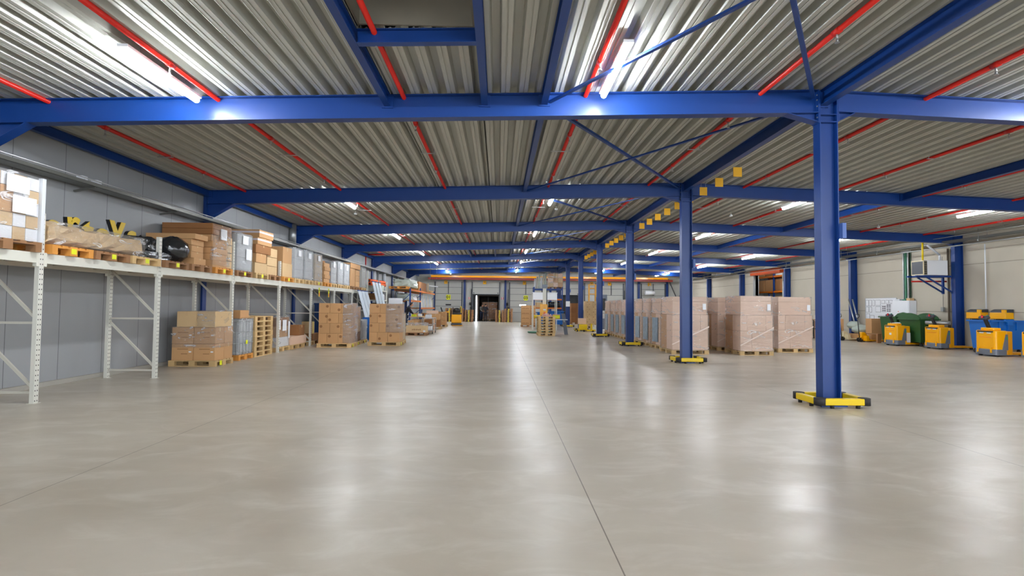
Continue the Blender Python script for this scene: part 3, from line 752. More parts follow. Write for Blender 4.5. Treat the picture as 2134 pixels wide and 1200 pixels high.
# ---- cable tray and cameras on the panel wall
t = thing('cable_tray', 'grey cable tray with bright edge along the panel wall', 'cable tray', (.22, 0, 0))
c = MB(); c.box(-8.20, -7.90, 4, 50, 3.70, 3.705); c.box(-7.905, -7.90, 4, 50, 3.70, 3.77); c.box(-8.2, -8.195, 4, 50, 3.7, 3.77)
for i in range(18): c.bar((-8.33, 5+2.5*i, 3.62), (-7.93, 5+2.5*i, 3.695), .04, .03)
c.build('tray', M['trayz'], t)
c = MB(); c.tube((-7.88, 4, 3.80), (-7.88, 50, 3.80), .012, 8); c.build('conduit', M['metal'], t)
for y in (9.9, 10.25):
    c = MB(); c.box(0, .12, 0, .12, 0, .12); c.tube((.12, .06, .06), (.14, .06, .06), .03, 10)
    tag(c.build('junction_box', M['white'], loc=(-8.0, y, 3.775)), f'small white junction box on the cable tray, {"first" if y < 10 else "second"} of the pair', 'junction box', 'tray junction boxes')
t = thing('downpipe', 'grey insulated duct beside the third wall column', 'pipe', (-7.98, 20.1, 0))
c = MB(); c.tube((0, 0, 3.78), (0, 0, 4.6), .13, 14); c.build('pipe', M['metal'], t)
# second white duct vertical pipes further down the wall
for i, (y, r_) in enumerate(((33.4, .09), (34.6, .06), (36.2, .11), (41.0, .10))):
    c = MB(); c.tube((-8.11+r_, y, .0), (-8.11+r_, y, 3.7), r_, 12); tag(c.build('wall_pipe', M['steelpaint' if i % 2 else 'lead']), f'pale vertical pipe on the panel wall beyond the racking, {ords[i]} one', 'pipe', 'wall pipes')

# ------------------------------------------------------------------ floor goods under the rack
pallet((-7.84, 12.56, 0), 'light pallet under the big brown cartons below the rack', 'wood', 1.1, .84, tagside='x1b')
zz = PH
for lv in range(2):
    for ix in range(2):
        for iy in range(2):
            x0 = -7.78+ix*.515; y0 = 12.58+iy*.41
            o = carton(x0, x0+.505, y0, y0+.40, zz, zz+.39, f'big brown carton, {["lower", "upper"][lv]} layer, {["wall", "aisle"][ix]} side, {["front", "back"][iy]} row, on the floor pallet under the rack', 'card', 'big cartons on the floor pallet')
            if iy == 0:
                c = MB(); c.box(-.12, .13, -.203, -.2005, .26, .275); c.box(-.03, .12, -.203, -.2005, .15, .165); c.build('print', M['mark'], o)
                c = MB(); c.box(.15, .21, -.204, -.2005, .19, .22); c.build('label', M['paper'], o)
    zz += .395
for ix in range(2):
    carton(-7.69+ix*.455, -7.24+ix*.455, 12.6, 13.36, zz, 1.31, f'light brown carton on top of the big cartons, {["wall", "aisle"][ix]} side', 'cardlight', 'two top cartons')
c = MB(); c.soft(-7.80, -6.745, 12.565, 13.40, .45, .95, 7, .008); tag(c.build('stretch_wrap', M['film']), 'clear film around the big cartons on the floor pallet', 'film')
c = MB(); c.soft(-7.2, -6.79, 12.58, 13.38, .96, 1.33, 5, .01); tag(c.build('stretch_wrap', M['film']), 'clear film hood over the top carton below the rack', 'film')
# cage load
t = wrapped(-7.75, -6.86, 13.92, 14.72, 0, 1.12, 'silver wrapped wire cage load on an orange pallet below the rack', 'lead', 'filmthick', 'woodorange', rows=[(PH, .6), (.6, 1.08)], group=None, tagp=None)
c = MB()
for i in range(5):
    c.tube((.885, .05+.17*i, .15), (.885, .05+.17*i, 1.05), .006, 6); c.tube((.05+.19*i, -.005, .15), (.05+.19*i, -.005, 1.05), .006, 6)
for z in (.2, .45, .75, 1.05): c.tube((.885, 0, z), (.885, .8, z), .006, 6); c.tube((0, -.005, z), (.885, -.005, z), .006, 6)
c.build('wire_cage', M['metal'], t); c = MB(); c.box(.893, .898, .36, .46, .42, .52); c.build('label_tag', M['tagyellow'], t)
MB().box(.0, .89, 0, .8, 1.115, 1.135).build('lid_board', M['card'], t)
carton(-7.3, -6.9, 14.02, 14.5, 1.135, 1.33, 'small brown carton lying on the wire cage load', 'card')
carton(-7.75, -7.35, 14.02, 14.5, 1.135, 1.30, 'small dark carton at the wall side of the wire cage load', 'carddark')
for i in range(8):
    pallet((-6.87, 14.82+R.uniform(-.015, .015), PH*i), f'empty wooden pallet, {["lowest", "second", "third", "fourth", "fifth", "sixth", "seventh", "topmost"][i]} of the stack under the rack', 'wood', 1.15, .8, pi/2, 'empty pallets stacked under the rack')
carton(-7.6, -7.0, 16.02, 16.27, .0, 1.0, 'narrow brown carton pile wedged between empty pallets and the fourth rack frame', 'card')
c = wrapped(-7.76, -6.93, 16.42, 17.45, 0, 1.10, 'clear wrapped carton load with white papers under the rack, past the empty pallets', 'card', 'film', rows=[(PH, .45, 'paper', 1, 1), (.45, .8, 'card', 1, 2), (.8, 1.08, 'carddark', 1, 2)], group=None, sheetpos=[('x', .4, .7, .65, 1.0), ('x', .05, .25, .7, 1.0), ('x', .85, .98, .4, .95)])
pallet((-6.88, 17.5, 0), 'long-side pallet under the low carton tray below the rack', 'wood', 1.15, .8, pi/2)
pallet((-6.93, 19.18, 0), 'pallet with yellow tag at the fifth upright below the rack', 'wood', .6, .8, pi/2)
carton(-7.65, -6.93, 17.52, 18.9, PH, .42, 'long low open carton tray on floor pallets under the rack', 'cardpink')
carton(-7.5, -6.98, 18.35, 18.85, .425, .78, 'small dark brown carton on the long low tray', 'carddark')
pallet((-7.0, 19.85, 0), 'pallet behind the fifth upright with small dark cartons', 'wooddark', .95, .8, pi/2)
carton(-7.7, -7.05, 19.87, 20.75, PH, .40, 'dark flat carton on the pallet behind the fifth upright', 'carddark')
o = carton(-7.5, -7.1, 19.95, 20.2, .403, .85, 'narrow carton with yellow straps behind the fifth upright', 'cardlight')
c = MB(); c.box(-.205, .205, -.03, -.005, .0, .45); c.build('strap', M['tagyellow'], o)
c = MB(); c.box(-7.7, -7.15, 21.85, 23.2, .0, 1.55); c.box(-7.72, -7.13, 21.83, 23.22, .5, .55); c.box(-7.72, -7.13, 21.83, 23.22, 1.5, 1.57)
tag(c.build('crate', mat('crate_blue', srgb(20, 58, 110), .5)), 'tall dark blue crate under the rack behind the aisle carton load', 'crate')

# ------------------------------------------------------------------ two carton loads in the aisle, plus what stands behind them
mk = None
def mark(parent, x, y, z, r_=.05):
    c = MB(); c.tube((x, y, z), (x, y-.0015, z), r_, 16); c.tube((x, y-.0015, z), (x, y-.002, z), r_*.55, 10); c.build('round_print', M['mark'], parent)
def aisle_load(X0, Y0, which, seed):
    rr = random.Random(seed)
    pallet((X0, Y0, 0), f'light wooden pallet with yellow tag under the {which} aisle carton load', 'wood', 1.2, .8, tagside='x1b')
    pats = [[.30, .39, .39], [.39, .39, .36], [.30, .39, .39], [.39, .39, .36]]
    if which == 'second': pats = [[.30, .39, .43], [.36, .39, .37], [.30, .39, .39], [.39, .39, .36]]
    for lv in range(4):
        z0 = PH+lv*.355
        for iy in range(2):
            x = X0+.05
            for ix in range(3):
                wd = pats[lv][ix]
                o = carton(x, x+wd-.006, Y0+.02+.38*iy, Y0+.015+.38*(iy+1), z0, z0+.351,
                           f'brown carton, {["bottom", "second", "third", "top"][lv]} layer, {["rack side", "middle", "aisle side"][ix]}, {["front", "back"][iy]} row of the {which} aisle load', 'card', f'cartons of the {which} aisle load', tape=False)
                if iy == 0 and not (ix == 2 and lv in (1, 3) and which == 'first') and not (ix == 0 and lv == 0): mark(o, rr.choice((-.11, .10, .12)), -.1875, rr.choice((.12, .24, .25)))
                x += wd
aisle_load(-6.40, 18.45, 'first', 1)
aisle_load(-4.86, 19.4, 'second', 2)
c = MB(); c.soft(-6.0, -5.17, 18.44, 19.24, .17, 1.575, 8, .01)
def wrap_part(x0, x1, y0, y1, z0, z1, lab, n=8):
    c = MB(); rr = random.Random(5)
    # L-shaped film: front strip and side, open elsewhere
    pts = [(x0, y0-.012)]+[(x0+(x1-x0)*i/5, y0-.014) for i in range(1, 6)]+[(x1+.012, y0+(y1-y0)*i/5) for i in range(6)]
    m0 = 0; k = len(pts)
    for j in range(n+1):
        z = z0+(z1-z0)*j/n
        for p in pts: c.v.append((p[0]+rr.uniform(-.008, .008), p[1]+rr.uniform(-.008, .004), z+rr.uniform(-.01, .01)))
    for j in range(n):
        for i in range(k-1): c.f.append((j*k+i, j*k+i+1, (j+1)*k+i+1, (j+1)*k+i))
    o = c.build('stretch_wrap', M['film'], smooth=True); tag(o, lab, 'film')
    s_ = o.modifiers.new('s', 'SOLIDIFY'); s_.thickness = .002
wrap_part(-5.50, -5.20, 18.465, 19.22, .16, 1.58, 'clear film on the corner of the first aisle carton load')
wrap_part(-4.20, -3.655, 19.415, 20.17, .5, 1.58, 'clear film hanging on the corner of the second aisle carton load')
wrapped(-6.1, -5.28, 19.35, 20.1, 0, 1.45, 'dark film wrapped carton load right behind the first aisle load', 'carddark', 'film', rows=[(PH, .5, 'carddark', 1, 1), (.5, 1.0, 'cardlight', 1, 1), (1.0, 1.43, 'card', 1, 1)], group=None, tagp='x1')
wrapped(-6.1, -5.32, 20.45, 21.2, 0, .92, 'low pale wrapped load behind the dark wrapped one', 'lead', 'filmthick', rows=[(PH, .5), (.5, .9)], group=None, tagp='x1')
wrapped(-4.55, -3.74, 20.35, 21.1, 0, 1.2, 'pale wrapped load hidden behind the second aisle load', 'cardlight', 'film', rows=[(PH, .6), (.6, 1.18)], group=None)
c = MB(); c.prism([(-.05, 0), (.05, 0), (.06, .10), (.02, .2), (-.03, .2), (-.06, .1)], 'x', -.04, .04)
tag(c.build('tape_dispenser', M['truckyellow'], loc=(-5.7, 20.8, .925)), 'yellow tape dispenser standing on the low pale load', 'tool')

# leaning translucent panels with blue edges, blue drums behind
for i in range(6):
    y = 24.6+i*.62 if i < 3 else 27.3+(i-3)*.7; zt_ = 2.2 if i < 3 else 2.75
    c = MB(); x = -6.55+.0*i
    c.quadbox([(x+.5, y, .02), (x+.52, y, .02), (x+.52, y+.52, .02), (x+.5, y+.52, .02), (x-.12, y, zt_), (x-.10, y, zt_), (x-.10, y+.52, zt_), (x-.12, y+.52, zt_)])
    t = thing('leaning_panel', f'pale translucent panel with blue edge leaning on the rack end, {ords[i]} of six', 'panel', (0, 0, 0), 0, 'leaning pale panels')
    c.build('sheet', M['poly'], t)
    c = MB(); c.bar((x-.11, y-.01, zt_), (x-.11, y+.53, zt_), .05, .05); c.build('edge_strip', M['blue'], t)
for i in range(2):
    c = MB(); c.tube((0, 0, 0), (0, 0, .95), .29, 20); c.tube((0, 0, .95), (0, 0, .97), .27, 20); c.tube((0, 0, .3), (0, 0, .32), .3, 20); c.tube((0, 0, .62), (0, 0, .64), .3, 20)
    tag(c.build('drum', M['bluebin'], loc=(-5.05-.65*i, 22.6+.4*i, 0)), f'bright blue plastic drum between the aisle loads, {["in front", "behind"][i]}', 'drum')
c = MB(); c.tube((0, 0, 0), (0, 0, .5), .27, 20); tag(c.build('drum', M['bluebin'], loc=(-5.05, 22.6, .975)), 'short blue drum stacked on the front blue drum', 'drum')
# ------------------------------------------------------------------ dock doors in the back wall
def dock(i, a, b_, op, num, win):
    t = bpy.data.objects.new(f'door_{i}', None); COL.objects.link(t); t['kind'] = 'structure'; t.location = (a, YB, 0)
    w = b_-a; yb = -.05
    zs = [.0, .93, 1.48, 2.08, 2.73, 3.35, 3.95] if not op else [2.71, 3.35, 3.95]
    c = MB()
    for z0, z1 in zip(zs, zs[1:]): c.box(.03, w-.03, yb, yb+.04, z0+.016, z1-.016)
    c.build('door_panel', M['doorpanel'], t)
    MB().box(.03, w-.03, yb+.02, yb+.05, zs[0], 3.95).build('seal', M['dark'], t)
    c = MB(); c.box(-.06, .03, yb-.05, yb+.05, 0, 4.0); c.box(w-.03, w+.06, yb-.05, yb+.05, 0, 4.0); c.build('guide_rail', M['dark'], t)
    c = MB(); c.tube((-.1, yb-.12, 3.97), (w+.1, yb-.12, 3.97), .05, 10); c.build('shaft_tube', M['lead'], t)
    if not op and w > 2:
        MB().box(w/2-.035, w/2+.035, yb-.04, yb-.005, 2.74, 3.95).build('center_rail', M['dark'], t)
    if num:
        c = MB(); c.prism([(w/2-.22, 2.19), (w/2-.12, 2.12), (w/2+.12, 2.12), (w/2+.22, 2.19), (w/2+.22, 2.62), (w/2-.22, 2.62)], 'y', yb-.012, yb-.004); p = c.build('number_plate', M['tagyellow'], t)
        text_mesh('number', num, .42, M['black'], p, (w/2, yb-.016, 2.37), (pi/2, 0, 0), .002, bold=True)
    if win == 'dark': MB().box(w/2-.27, w/2+.27, yb-.006, yb, 1.56, 1.70).build('window_slot', M['black'], t)
    if win == 'lit': MB().box(w/2-.6, w/2+.0, yb-.006, yb, 1.58, 1.72).build('window_slot', M['slit'], t)
    if op:
        c = MB(); c.box(.1, .2, yb-.01, yb, 2.78, 2.86); c.box(w-.2, w-.1, yb-.01, yb, 2.78, 2.86); c.build('handle', M['black'], t)
for i, (a, b_, op) in enumerate(DOORS): dock(i+1, a, b_, op, {0: '01', 2: '03'}.get(i), {0: 'dark', 2: 'lit'}.get(i))
for i, x in enumerate((-5.28, -1.45, 2.5, 9.2, 11.0, 15.0)):
    t = thing('dock_sign', f'small orange-yellow sign above the dock doors, {ords[i]} from the racking side', 'sign', (x, YB-.22, 3.86), 0, 'signs above the dock doors')
    MB().box(-.16, .16, -.01, .01, -.16, .16).build('board', M['signyellow'], t)
    c = MB(); c.box(-.06, .06, -.013, -.009, -.02, .05); c.build('print', M['mark'], t)
for i, x in enumerate((-2.95, .33)):
    t = thing('red_notice', f'small white and red notice on the pillar, {["racking side of the open dock door", "column side of the open dock door"][i]}', 'sign', (x, YB-.002, 2.3))
    MB().box(-.09, .09, -.01, 0, -.12, .12).build('board', M['paper'], t)
    c = MB(); c.box(-.09, -.04, -.014, -.009, -.12, .12); c.box(.04, .09, -.014, -.009, -.12, .12); c.build('print', M['redbtn'], t)
for i, x in enumerate((-3.42, .62, 5.1, 8.25, 12.75, 13.95, 16.8)):
    c = MB(); ibeam(c, (0, 0, 0), (0, 0, 4.2), .2, .18, .012, .01, up=(1, 0, 0))
    tag(c.build('dock_post', M['blue'], loc=(x+.1, YB-.14, 0)), f'dark blue post between the dock doors, {ords[i]} from the racking side', 'post', 'posts between dock doors')
for i, x in enumerate((-2.75, .9, 4.7, 9.9, 12.5)):
    c = MB(); c.path([(0, 0, 1.1), (0, 0, 3.2)], .03, 8); c.box(-.12, .12, -.08, .118, 1.15, 1.45); c.path([(0, 0, 0), (0, 0, 1.2)], .02, 6); c.ball((-.12, -.08, 1.75), .09, .08, .16)
    tag(c.build('door_control', M['black'], loc=(x, YB-.12, 0)), f'black door control and hose beside the dock door, {ords[i]} from the racking side', 'control box', 'dock door controls')
# yellow and red rails across the back
t = thing('crane_rail', 'long yellow beam across the hall in front of the dock doors', 'beam', (0, 0, 0))
c = MB(); ibeam(c, (-6.6, 50.2, 4.46), (16.5, 50.2, 4.46), .17, .16); c.build('beam', M['truckyellow'], t)
t = thing('red_rail', 'long dark red beam just behind the yellow beam over the dock doors', 'beam', (0, 0, 0))
c = MB(); c.bar((-6.9, 50.4, 4.17), (17.0, 50.4, 4.17), .12, .19); c.build('beam', mat('oxide_red', srgb(140, 46, 34), .5), t)
# dark lorry body beyond the open dock door with daylight beside it
c = MB(); c.box(-2.66, .03, 51.8, 58.0, -.2, .02); struct(c.build('dock_leveller_floor', mat('dock_steel', srgb(60, 66, 76), .5)))
t = thing('lorry_body', 'dark lorry box parked behind the open dock door', 'lorry', (0, 0, 0))
c = MB(); c.box(-2.22, -2.05, 52.3, 60, .02, 2.6); c.box(-.05, 0, 52.3, 60, .02, 2.6); c.box(-2.1, 0, 52.3, 60, 2.55, 2.6); c.box(-2.1, 0, 59.95, 60, .02, 2.6); c.box(-2.1, 0, 52.3, 60, .0, .03)
c.build('body', mat('lorry_inner', srgb(96, 84, 74), .7), t)
c = MB(); c.box(-1.1, -1.08, 52.9, 52.95, .03, 2.5); c.build('strap_rail', M['steelpaint'], t)
c = MB(); c.box(-2.66, -2.34, 52.2, 52.4, .02, 2.72); c.box(-2.66, .03, 52.1, 52.3, 2.6, 2.72); tag(c.build('dock_shelter', M['black']), 'black dock shelter curtain around the open doorway', 'curtain')
c = MB(); c.box(-2.34, -2.22, 52.35, 52.37, .03, 2.45); struct(c.build('exterior_daylight', M['slit']))
wrapped(-1.75, -.15, 53.0, 54.2, .03, 1.95, 'big brown carton load inside the lorry at the open dock door', 'carddark', 'film', rows=[(PH, 1.9, 'carddark', 2, 1)], group=None)
# outside wall pieces so nothing opens to the void
c = MB(); c.box(5.7, 8.05, 52.4, 52.5, 0, 2.8); struct(c.build('wall_dock', M['black']))
for k_, (xa, xb) in enumerate(((16.95, 17.9), (18.7, 17.9))):
    c = MB(); c.bar((xa, YB-.1, 4.4), (xb, YB-.1, 2.2), .07, .07); tag(c.build('wall_brace', M['dark']), f'dark diagonal brace in the concrete corner beyond the dock doors, {["first", "second"][k_]}', 'brace')
t = thing('wall_blower', 'white rounded air blower hung by the last dock door', 'air heater', (14.9, 50.9, 3.0))
c = MB(); c.tube((-.45, 0, 0), (.45, 0, 0), .2, 18); c.build('drum', M['white'], t); MB().box(.45, .49, -.15, .15, -.15, .15).build('end_cap', M['lead'], t)
c = MB(); c.tube((0, 0, .15), (0, 0, 1.2), .02, 6); c.build('hanger', M['metal'], t)

# pallet stacks by the dock doors
names8 = ['lowest', 'second', 'third', 'fourth', 'fifth', 'sixth', 'seventh', 'eighth', 'topmost']
for x0, n_, where, yy in ((-5.15, 9, 'by dock door 01', 50.0), (-4.22, 9, 'between dock door 01 and the open door', 50.0), (-3.30, 8, 'just beside the open dock door, racking side', 50.0), (-.35, 8, 'just beside the open dock door, column side', 50.0), (.52, 9, 'in front of dock door 03', 50.0)):
    for i in range(n_):
        pallet((x0+R.uniform(-.02, .02), yy, PH*i), f'pallet with yellow tag, {names8[i] if i < n_-1 else "topmost"} of the stack {where}', 'wooddark', .8, 1.2, 0, 'tagged pallet stacks by the dock doors', 'y0')

# ------------------------------------------------------------------ people
def person(name, loc, rz, joints, shirt, trousers, label, hair='hair', head=(0, 0, 1.6), lean=0):
    """joints: dict of world-relative points; body one skinned surface, head with face, clothing as separate skin surfaces"""
    t = thing(name, label, 'person', loc, rz)
    def skin(nm, chain, m, sub=2):
        # chain: list of (id, parent, point, radius)
        me = bpy.data.meshes.new(nm); idx = {}; vs = []; es = []
        for i, (a, p, pt, r_) in enumerate(chain):
            idx[a] = i; vs.append(pt)
            if p: es.append((idx[p], i))
        me.from_pydata(vs, es, []); me.update()
        o = bpy.data.objects.new(nm, me); COL.objects.link(o); o.parent = t; me.materials.append(m)
        sk = o.modifiers.new('k', 'SKIN'); sk.use_smooth_shade = True
        lay = me.skin_vertices[0].data if me.skin_vertices else None
        if lay is None:
            bpy.context.view_layer.update()
        if me.skin_vertices:
            for i, (a, p, pt, r_) in enumerate(chain):
                me.skin_vertices[0].data[i].radius = (r_, r_*.8) if a in ('chest', 'belly', 'pelvis') else (r_, r_)
                me.skin_vertices[0].data[i].use_root = (i == 0)
        s2 = o.modifiers.new('s', 'SUBSURF'); s2.levels = sub; s2.render_levels = sub
        return o
    J = joints
    up = [('pelvis', None, J['pelvis'], .15), ('belly', 'pelvis', J['belly'], .155), ('chest', 'belly', J['chest'], .17), ('neck', 'chest', J['neck'], .07),
          ('ls', 'chest', J['ls'], .075), ('le', 'ls', J['le'], .055), ('lw', 'le', J['lw'], .035),
          ('rs', 'chest', J['rs'], .075), ('re', 'rs', J['re'], .055), ('rw', 're', J['rw'], .035)]
    skin('jacket', up, M[shirt])
    lo = [('pelvis', None, J['pelvis'], .155), ('lh', 'pelvis', J['lh'], .095), ('lk', 'lh', J['lk'], .065), ('la', 'lk', J['la'], .048),
          ('rh', 'pelvis', J['rh'], .095), ('rk', 'rh', J['rk'], .065), ('ra', 'rk', J['ra'], .048)]
    skin('trousers', lo, M[trousers])
    for s_ in 'lr':
        a = Vector(J[s_+'a']); c = MB(); c.ball((a.x, a.y-.06, .045), .05, .13, .045, 10, 6); c.build('shoe', M['black'], t)
        w = Vector(J[s_+'w']); e = Vector(J[s_+'e']); d = (w-e).normalized()
        hand = [('p0', None, tuple(w-d*.01), .028), ('p1', 'p0', tuple(w+d*.06), .034)]
        sd = d.cross(Vector((0, 0, 1))).normalized() if abs(d.z) < .95 else Vector((1, 0, 0))
        for q in range(4):
            b0 = w+d*.075+sd*(.028-.019*q); L_ = (.06, .07, .066, .05)[q]
            hand += [(f'f{q}a', 'p1', tuple(b0), .0095), (f'f{q}b', f'f{q}a', tuple(b0+d*L_*.55-Vector((0, 0, .008))), .0085), (f'f{q}c', f'f{q}b', tuple(b0+d*L_-Vector((0, 0, .024))), .007)]
        hand += [('t1', 'p0', tuple(w+d*.03+sd*.042), .011), ('t2', 't1', tuple(w+d*.065+sd*.055), .009)]
        skin('hand', hand, M['skin'], 1)
    n0 = Vector(J['neck']); h = Vector(J['head'])
    c = MB(); c.ball(h, .078, .096, .118, 16, 12); c.tube(n0-Vector((0, 0, .03)), h-Vector((0, 0, .06)), .055, 12)
    f = Vector(J.get('face', (0, -1, 0)))
    sd = Vector((-f.y, f.x, 0))
    c.ball(h+f*.098+Vector((0, 0, -.012)), .013, .016, .02, 8, 6); c.ball(h+f*.07+Vector((0, 0, -.06)), .04, .035, .03, 10, 6)
    for s_ in (-1, 1): c.ball(h+sd*.08*s_+Vector((0, 0, -.01)), .014, .02, .03, 8, 6)
    hd = c.build('head', M['skin'], t)
    c = MB()
    for s_ in (-1, 1): c.ball(h+f*.088+sd*.03*s_+Vector((0, 0, .012)), .009, .009, .007, 8, 6)
    c.build('eye', M['black'], hd)
    c = MB(); c.ball(h+f*.097+Vector((0, 0, -.05)), .022, .008, .005, 8, 5); c.build('mouth', M['redbtn'] if False else M['mark'], hd)
    c = MB(); c.ball(h-f*.018+Vector((0, 0, .028)), .086, .098, .112, 16, 12); c.build('hair', M[hair], t)
    return t
stand = dict(pelvis=(0, 0, .95), belly=(0, .01, 1.1), chest=(0, .01, 1.32), neck=(0, .0, 1.5), head=(0, -.02, 1.64),
             ls=(.19, 0, 1.42), le=(.24, .02, 1.15), lw=(.22, -.08, .92), rs=(-.19, 0, 1.42), re=(-.25, .0, 1.15), rw=(-.20, -.14, .95),
             lh=(.09, 0, .88), lk=(.10, -.02, .5), la=(.11, .03, .09), rh=(-.09, 0, .88), rk=(-.10, -.03, .5), ra=(-.12, .02, .09))
bend = dict(stand); bend.update(chest=(0, -.14, 1.30), neck=(0, -.24, 1.45), head=(0, -.33, 1.56), belly=(0, -.04, 1.12), ls=(.18, -.17, 1.38), le=(.2, -.3, 1.14), lw=(.12, -.45, 1.02), rs=(-.18, -.17, 1.38), re=(-.22, -.3, 1.14), rw=(-.12, -.46, 1.02))
carry = dict(stand); carry.update(le=(.22, -.12, 1.2), lw=(.12, -.32, 1.15), re=(-.22, -.12, 1.2), rw=(-.12, -.32, 1.15))
# the person at the bench faces the parking side
person('person', (-5.35, 29.9, 0), pi/2+.3, bend, 'cloth', 'jeans', 'person in black top bending over the packing bench by the blue and orange rack')
person('person', (-1.35, 51.95, .0), 2.6, carry, 'cloth', 'cloth', 'person in dark work clothes standing in the open dock doorway', 'hair')
person('person', (-1.78, 52.6, .03), .4, bend, 'clothgrey', 'jeans', 'person in grey top leaning forward inside the open dock doorway, beside the dark clothed one', 'hair')

# ------------------------------------------------------------------ shelf with orange rolls beyond the white racking
t = thing('white_shelf', 'white shelf rack with orange rolls on top beyond the long rack', 'shelf', (-7.9, 29.0, 0))
for x in (.0, 1.15):
    for y in (0, 2.1): MB().box(x, x+.06, y, y+.06, 0, 2.9).build('upright', M['rack'], t)
for z in (1.2, 1.75, 2.3):
    MB().box(0, 1.2, 0, 2.16, z, z+.06).build('shelf_board', M['rack'], t)
for i, (y, z) in enumerate(((29.35, 2.36), (30.3, 2.36), (29.4, 1.81), (30.4, 1.81), (29.4, 1.26), (30.2, 1.26))):
    h = .36 if i > 1 else .3
    c = MB(); c.soft(-7.7, -6.85, y, y+.7, z, z+h, 5, .03)
    tag(c.build('bagged_goods', M[['film', 'cloudy', 'carddark', 'paper', 'black', 'carddark'][i] if i else 'cloudy']), f'lumpy bagged goods on the white shelf, {["top level front", "top level back", "middle level front", "middle level back", "low level front", "low level back"][i]}', 'bag', 'bagged goods on the white shelf')
for i, (z, x) in enumerate(((2.86, -7.0), (2.70, -6.95))):
    c = MB(); c.tube((x-.25, 29.0, z), (x+.05, 31.4, z), .11 if i == 0 else .09, 14); o = c.build('orange_roll', M['roll']); tag(o, ['bright orange roll on top of the white shelf', 'duller orange roll just under the bright orange roll'][i], 'roll')
    c = MB(); c.tube((x-.252, 28.995, z), (x-.249, 29.01, z), .05, 10); c.build('core', M['black'], o)
# white cabinet with small dark goods near the wall
t = thing('cabinet', 'white low cabinet beyond the aisle loads near the panel wall', 'cabinet', (-6.7, 31.6, 0))
MB().box(0, .75, 0, .6, 0, 1.95).build('body', M['white'], t, bevel=.01); MB().box(.02, .73, -.02, 0, .1, 1.9).build('door', M['white'], t); MB().box(.64, .67, -.05, -.02, .9, 1.1).build('handle', M['dark'], t)
c = MB(); c.tube((-6.5, 31.8, 1.96), (-6.5, 31.8, 2.4), .07, 10); c.tube((-6.3, 31.9, 1.96), (-6.3, 31.9, 2.3), .05, 10); tag(c.build('bottle_set', M['dark']), 'dark bottles standing on the white cabinet', 'bottle')

# ------------------------------------------------------------------ blue and orange rack
t = thing('orange_rack', 'blue and orange pallet rack near dock door 01', 'rack', (0, 0, 0))
for y in (33.0, 37.2, 45.2):
    for x in (-6.75, -5.68): MB().box(x, x+.09, y-.05, y+.05, 0, 2.75 if y > 33 else 2.6).build('upright', M['blue'], t)
    c = MB(); c.bar((-6.7, y, .3), (-5.68, y, 1.2), .03, .04); c.bar((-6.7, y, 1.25), (-5.68, y, 2.2), .03, .04); c.build('brace', M['blue'], t)
for a, b_, zs in ((33.05, 37.15, (1.75, 2.45)), (37.25, 45.15, (1.25, 2.45))):
    for z in zs:
        for x in (-6.72, -5.63): MB().box(x, x+.05, a, b_, z, z+.11).build('beam', M['orange'], t)
        MB().box(-6.66, -5.64, a+.02, b_-.02, z+.08, z+.11).build('deck', M['wood'], t)
pallet((-6.9, 32.55, 2.56), 'wooden pallet on top of the blue and orange rack, front end', 'woodorange')
c = MB(); c.soft(-6.8, -5.75, 33.4, 36.6, 2.71, 3.2, 7, .06); tag(c.build('film_bundle', M['cloudy']), 'cloudy plastic wrapped bundle on top of the blue and orange rack', 'bundle')
carton(-6.7, -5.8, 37.5, 41.5, 2.56, 3.25, 'long dark carton on top of the blue and orange rack', 'carddark')
c = MB(); c.bar((-5.75, 41.9, 2.57), (-5.75, 41.9, 3.3), .3, .04); tag(c.build('plank', M['cardlight']), 'pale upright board on top of the blue and orange rack', 'board')
for i in range(3):
    c = MB(); c.bar((-6.0+.12*i, 42.3, 2.6+.06*i), (-5.9+.1*i, 44.8, 2.6+.06*i), .08, .06); tag(c.build('timber', M['wood']), f'loose timber length on the blue and orange rack top, {names8[i]} of three', 'timber', 'loose timber on the rack')
c = MB(); c.soft(-6.6, -5.75, 33.3, 34.9, 1.86, 2.25, 6, .06); tag(c.build('bagged_goods', M['cloudy']), 'pale plastic bags in the middle level of the blue and orange rack', 'bag')
c = MB(); c.soft(-6.5, -5.8, 35.2, 36.8, 1.86, 2.15, 6, .05); tag(c.build('bagged_goods', M['paper']), 'white bundled goods in the middle level of the blue and orange rack', 'bag')
for i in range(12):
    y = 37.5+i*.62
    c = MB(); c.quadbox([(-5.75, y, 1.37), (-5.72, y, 1.37), (-5.72, y+.42, 1.37), (-5.75, y+.42, 1.37), (-5.85, y, 2.3), (-5.82, y, 2.3), (-5.82, y+.42, 2.3), (-5.85, y+.42, 2.3)])
    tag(c.build('standing_panel', M[['poly', 'lead', 'rack'][i % 3]]), f'pale panel standing upright in the blue and orange rack, {ords[i]} in its row', 'panel', 'panels standing in the rack')

